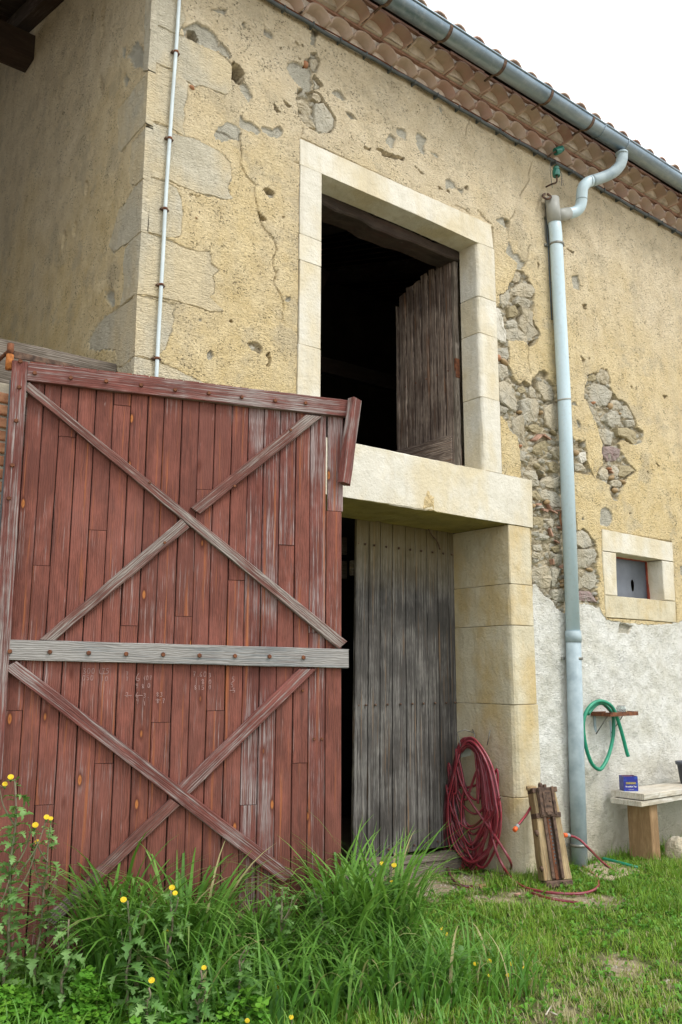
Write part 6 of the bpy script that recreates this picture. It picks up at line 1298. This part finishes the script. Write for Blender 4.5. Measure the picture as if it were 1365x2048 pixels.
def text(name, body, size, M_, mat, parent, bold=.0):
    cu = bpy.data.curves.new(name, 'FONT'); cu.body = body; cu.size = size; cu.align_x = 'CENTER'; cu.extrude = .0003; cu.offset = bold
    o = bpy.data.objects.new('tmp', cu); COL.objects.link(o); bpy.context.view_layer.update()
    me = bpy.data.meshes.new_from_object(o.evaluated_get(bpy.context.evaluated_depsgraph_get())); bpy.data.objects.remove(o)
    me.name = name; me.materials.clear(); me.materials.append(mat); return link(name, me, parent, M_)
FM = TBM @ Matrix.Translation((0, -s_*.9-.0016, 0)) @ Matrix.Rotation(R(90), 4, 'X')
text('brand_lettering', 'TWININGS', .018, FM @ Matrix.Translation((0, .0625, 0)), M_BENCHW if False else plain('gold_lettering', (.62, .50, .20), .5, .1), tb)
text('name_lettering', 'Breakfast Tea', .0175, FM @ Matrix.Translation((0, .034, 0)), M_LET, tb, .0003)
text('small_lettering', '50 TEA BAGS', .008, FM @ Matrix.Translation((0, .012, 0)), M_LET, tb)
# pot at the right edge of the picture
M_POT = plain('grey_plastic_pot', (.07, .075, .09), .5, .15, 10, 0); q = aty(1372, 1560, -.25); V, F = [], []; n = 18
prof = [(0, .0), (.075, .0), (.095, .17), (.108, .172), (.110, .20), (.100, .20), (.090, .17), (.070, .01), (0, .01)]
for r_, z in prof:
    for k in range(n): a = 2*math.pi*k/n; V.append((r_*math.cos(a), r_*math.sin(a), z))
for j in range(len(prof)-1):
    for k in range(n): a, b = j*n+k, j*n+(k+1) % n; F.append((a, b, b+n, a+n))
pc = aty(1357, 1510, -.22); o = link('plant_pot', mesh('plant_pot', V, F, M_POT), None, Matrix.Translation((pc[0]+.10, -.25, zt+.001))); tag(o, 'dark grey plastic plant pot on the bench at the right edge', 'pot')
# stone at the right edge
bm = bmesh.new(); bmesh.ops.create_icosphere(bm, subdivisions=3, radius=1)
for v in bm.verts:
    n_ = float(fbm(np.array(v.co), 1.3, 3, 4)); v.co = Vector((v.co.x*.13, v.co.y*.10, v.co.z*.12))*(1+.35*n_)
me = bpy.data.meshes.new('stone_block'); bm.to_mesh(me); bm.free(); me.materials.append(M_GREY); rq = atz(1368, 1722, 0)
o = link('stone_block', me, None, Matrix.Translation((rq[0]+.02, rq[1]+.05, .08))); tag(o, 'rough grey stone lying in the grass under the bench, at the right edge', 'stone')
slab = [atz(a, b, .03)[:2] for a, b in ((1158, 1735), (1205, 1718), (1262, 1727), (1280, 1738), (1222, 1757), (1175, 1748))]
V = [(p[0], p[1], -.02) for p in slab]+[(p[0], p[1], .016) for p in slab]+[(p[0]*.97+slab[0][0]*.03, p[1]*.97+slab[0][1]*.03, .020) for p in slab]; n = 6
F = [tuple(range(12, 18))]+[(j*n+i, j*n+(i+1) % n, (j+1)*n+(i+1) % n, (j+1)*n+i) for j in (0, 1) for i in range(n)]
o = centred('stone_slab', V, F, stone_mat('pinkish_slab', (.40, .32, .22), (.50, .41, .30), 8), None); tag(o, 'flat pinkish stone slab at the foot of the downpipe', 'slab')
o = tube('green_hose_scrap', smooth_path([atz(1207, 1717, .045), atz(1228, 1722, .045), atz(1250, 1728, .045), atz(1276, 1735, .03)]), .012, M_GHOSE, None, 8); tag(o, 'faded green hose end lying across the pinkish slab', 'hose')
M_CLOTH = plain('dry_leaf', (.30, .18, .09), .9, .3, 20, .3)
for i, (px, py, s_, lb) in enumerate(((1213, 1700, .05, 'crumpled brown dead leaves against the wall foot beside the bench leg'), (1036, 1792, .022, 'pinkish brick fragment in the grass left of the jack'), (965, 1775, .03, 'brown rotten weed stump at the foot of the hose coil'))):
    bm = bmesh.new(); bmesh.ops.create_icosphere(bm, subdivisions=2, radius=s_)
    for v in bm.verts: v.co = v.co*(1+.7*float(fbm(np.array(v.co)/s_, 1.9, 2, i))); v.co.z *= .5
    me = bpy.data.meshes.new('debris'); bm.to_mesh(me); bm.free(); me.materials.append((M_CLOTH, M_CHIP, M_CLOTH)[i]); p_ = atz(px, py, .01)
    o = link(('dead_leaves', 'brick_fragment', 'weed_stump')[i], me, None, Matrix.Translation((p_[0], p_[1], .02))); tag(o, lb, ('leaves', 'brick', 'stump')[i])
for i, (a, b, c_) in enumerate((((1092, 2030), (1103, 2012), 'pale bleached twig lying nearer the camera on the dry grass'), ((1101, 2024), (1116, 2030), 'second short pale twig touching the first on the dry grass'))):
    o = tube('twig', [atz(*a, .03), (atz(*a, .035)+atz(*b, .035))/2, atz(*b, .03)], .004, M_BENCHW, None, 5); tag(o, c_, 'twig')
# window for the ledge in front of the cart door
box('door_step', (3.35, .02, -.06), (5.58, .46, -.012), M_DRESSY, barn, .01)
